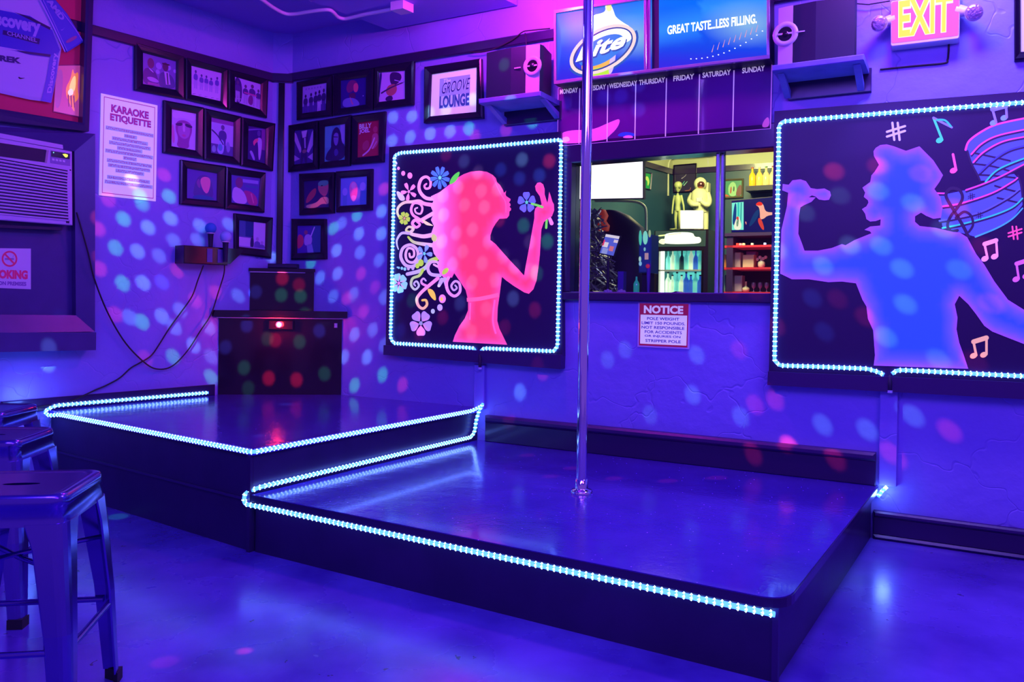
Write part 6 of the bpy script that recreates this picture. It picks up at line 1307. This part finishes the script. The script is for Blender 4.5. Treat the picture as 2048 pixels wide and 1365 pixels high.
# ================================================================== disco ball projector: one lamp, many narrow coloured beams
DL = V((-1.2, 2.3, 2.76))
def hit(px, py, w):
    return w.at(px, py, .0)
C_, Gr, Rd, Bl, Wh = (.30, .78, 1), (.03, 1, .22), (1, .05, .10), (.06, .22, 1), (1, .75, .95)
DOTS = {
 'L': [(247,438,Gr,1),(296,455,C_,1),(341,437,C_,1),(400,452,C_,.8),(217,400,Rd,.8),(284,408,Gr,.8),(338,393,Gr,1),(328,350,Rd,.9),(264,363,Wh,1.4),(280,393,Gr,.7),(196,458,Rd,1),(231,496,Gr,1),(275,503,C_,.9),(318,512,C_,.5),(347,481,C_,.5),(395,480,C_,.5),(354.5,541,Rd,.9),(199,538,Rd,1),(245,567,Gr,1.1),(286,566,C_,1),(324,565,Bl,.7),(432,585,Rd,.8),(390,601,Rd,.8),(476,592,C_,.5),(230,629,Rd,.9),(259,635,C_,.6),(284,644,Gr,1),(324,633,C_,.8),(360,620,C_,.5),(349,655,C_,.6),(387,691,C_,.8),(417.5,655,C_,.5),(346,714,Gr,.8),(290,717,Rd,.6),(422,714,C_,.4),(422,755,Gr,.9),(95,726,C_,1.1),(458,449,C_,.6),(542,515,C_,.6),(120,640,Bl,.3)],
 'B': [(768,378,Rd,1),(763,423,C_,.9),(714,431,Gr,1),(666.7,457,Gr,1),(683,447,C_,.5),(717.5,468,C_,.9),(762.6,467.5,C_,.9),(673,501,C_,.9),(720,505,C_,.6),(758,521,C_,.5),(622,526,Gr,.8),(722,547.5,Rd,.8),(640,556,C_,.7),(675,547.5,C_,.7),(693,597,Rd,.8),(726.6,623.7,Rd,.8),(666.5,593,C_,.5),(707.5,588.5,C_,.5),(709,669,C_,.7),(734,714.5,C_,.8),(688,714.5,C_,.7),(709,771,Gr,.9),(655,655,C_,.5),(765,750,Gr,.9),(805,770,Rd,.8),(745,660,C_,.5),(750,575,Rd,.5),(768,595,C_,.5),(768,690,C_,.4),
  (786,235,C_,.8),(824,233,C_,.9),(784,282,C_,.8),(820.5,274.5,C_,.9),(860,268,C_,.9),(900,263,C_,.9),(938,257,Gr,1),(950,273,Rd,.7),(1012,260,Rd,.6),(1065,243,Gr,.7),(1046,162,Gr,1),(860,228,C_,.6),(893,222,C_,.6),(947,200,C_,.8),
  (961,351.5,Wh,.7),(922,381.5,Wh,.8),(968,389,Wh,.6),(1001,386,Wh,.6),(891,398,Wh,.7),(934,417,Wh,.6),(974,422,Wh,.7),(892,437,Wh,.9),(950,467,Wh,.7),(918,474,Wh,.6),(889,491,Wh,.9),(982,491,Wh,.5),(931,511,Wh,.6),(970,535,Wh,.6),(910,537,Wh,.8),(949,574,Wh,.7),(996,569,Wh,.6),(1035,543,Wh,.6),(978,627,Wh,.5),(935,653,Wh,.6),(948,674,Wh,.6),(1012,521,Wh,.5),(1068,550,Wh,.5),(1066,492,Wh,.5),
  (1032,606,C_,.8),(1076,629,Rd,.8),(1015,664,Rd,.6),(925,615,C_,.6),(890,643,Rd,.8),(1080,555,Gr,.5),(1004,447,Rd,.9),(1053,459,Gr,.8),(1101,491,Gr,.8),(1050,326,C_,.7),(1105,329,Rd,.8),(1007,346,Bl,.6),(1085,358,Bl,.6),(1045,364,Bl,.6),(897,316,Rd,.6),(933,329,C_,.5),(828,609,Gr,.6),(805,670,Bl,.6),(802,597,Bl,.6),(843,675,Rd,.6),
  (1393,710,C_,.45),(1478,700,Rd,.5),(1040,785,C_,.7),(1385,790,C_,.5),(1510,810,Rd,.7),(1550,801,Rd,.8),(1645,850,C_,.5),(1734,860,C_,.5),(1825,832,C_,.5),(1899,862,Rd,.9),(1578,894,Rd,.8),(1515,919,Rd,.8),(1681,929,Rd,1),(1791,916,Rd,.9),(1481,834,C_,.4),(1250,700,C_,.3),(1215,720,C_,.3),(1085,745,Rd,.5),(1023,850,Rd,.6),(1300,830,C_,.25),
  (1770,340,Rd,.9),(1857,356,Rd,.9),(1681,351,Rd,1.2),(1770,391,C_,.6),(1841,415,C_,.6),(1693,400,C_,.3),(1623,435,C_,.3),(1713,500,C_,.7),(1777,502,C_,.7),(1659,542,C_,.6),(1568,511,C_,.5),(1637,607,Bl,.6),(1688,609,Rd,.4),(1745,645,Rd,.7),(1661,675,Bl,.6),(1786,686,C_,.8),(1564,663,Rd,.7),(1819,548,C_,.8),(1935,550,C_,.6),(1826,620,C_,.8),(2000,619,Rd,.9),(1893,732,C_,.5),(1903,468,C_,.6),(1986,504,Rd,.8),(1966,736,Rd,.6),(1928,426,Rd,1),(1605,410,Rd,.5),
  (1133,211,Bl,.8),(1210,199,Bl,.8),(1246,195,Bl,.8),(1281,173,Bl,.7),(1280,223,Bl,.8),(1273,129,C_,.5),(1237,135,C_,.5),(1472,590,Rd,.8),(1520,592,Rd,.7),(628,420,Rd,.4),(644,405,Rd,.5),(712,390,Rd,.9)],
 'C': [(555,566.5,Gr,1.3),(593,569.5,Gr,1.3),(505,559,Bl,1),(520,613,Wh,.7),(540,612,Rd,1.2),(608,612,Rd,.8),(493.6,651.5,Bl,1.2),(638.6,662,Bl,1.2),(451,695,Bl,1),(551,681,Rd,1.2),(599,684,Gr,1),(488,736,Gr,1),(537.5,757,Rd,1.6),(593,760,Rd,1.6),(649,748,Gr,1),(496.5,777,Gr,.6),(602,605,Gr,.7),(535,678,Gr,.6),(557,534,Rd,1.4),(590,547,Rd,.8)],
}
def beam(p, col, k, half=None):
    d = (p-DL).length; half = half or .043/d
    light('SPOT', 'disco_beam', tuple(DL), 430*k*d*d/9, col, p, .012, None, 2*half, .4)
for x, y, c, k in DOTS['L']: beam(hit(x, y, LW), c, k)
for x, y, c, k in DOTS['B']: beam(hit(x, y, BW), c, k*(.9 if x < 1130 else .7)*(5 if y > 890 and x < 1750 else (1.0 if c is Wh else 2.4) if 790 < x < 1120 and 310 < y < 690 else 2.2 if x > 1560 and y < 740 else 1))
for x, y, c, k in DOTS['C']: beam(CF.at(x, y, 0), c, k*7)
for x, y, c, k in ((1054,911,Rd,.7),(1143,937,Rd,.8),(1101,953,Rd,.7),(1228,957,Rd,.8),(1335,962,Rd,1),(1433,956,Rd,1)): beam(atz(x, y, H1), c, k*1.2, .012)
for x, y, c, k in ((518,872,C_,.6),(378,824,Rd,.6),(554,878,Rd,1),(601,832,Rd,.6),(571,809,C_,.6),(810,816,Rd,.8)): beam(atz(x, y, H2), c, k*1.2, .012)
for x, y, c, k in ((236,1034,Gr,.8),(489,1303,Rd,2.5),(330,1325,Rd,.5)): beam(atz(x, y, 0), c, k, .006 if k > 2 else .016)
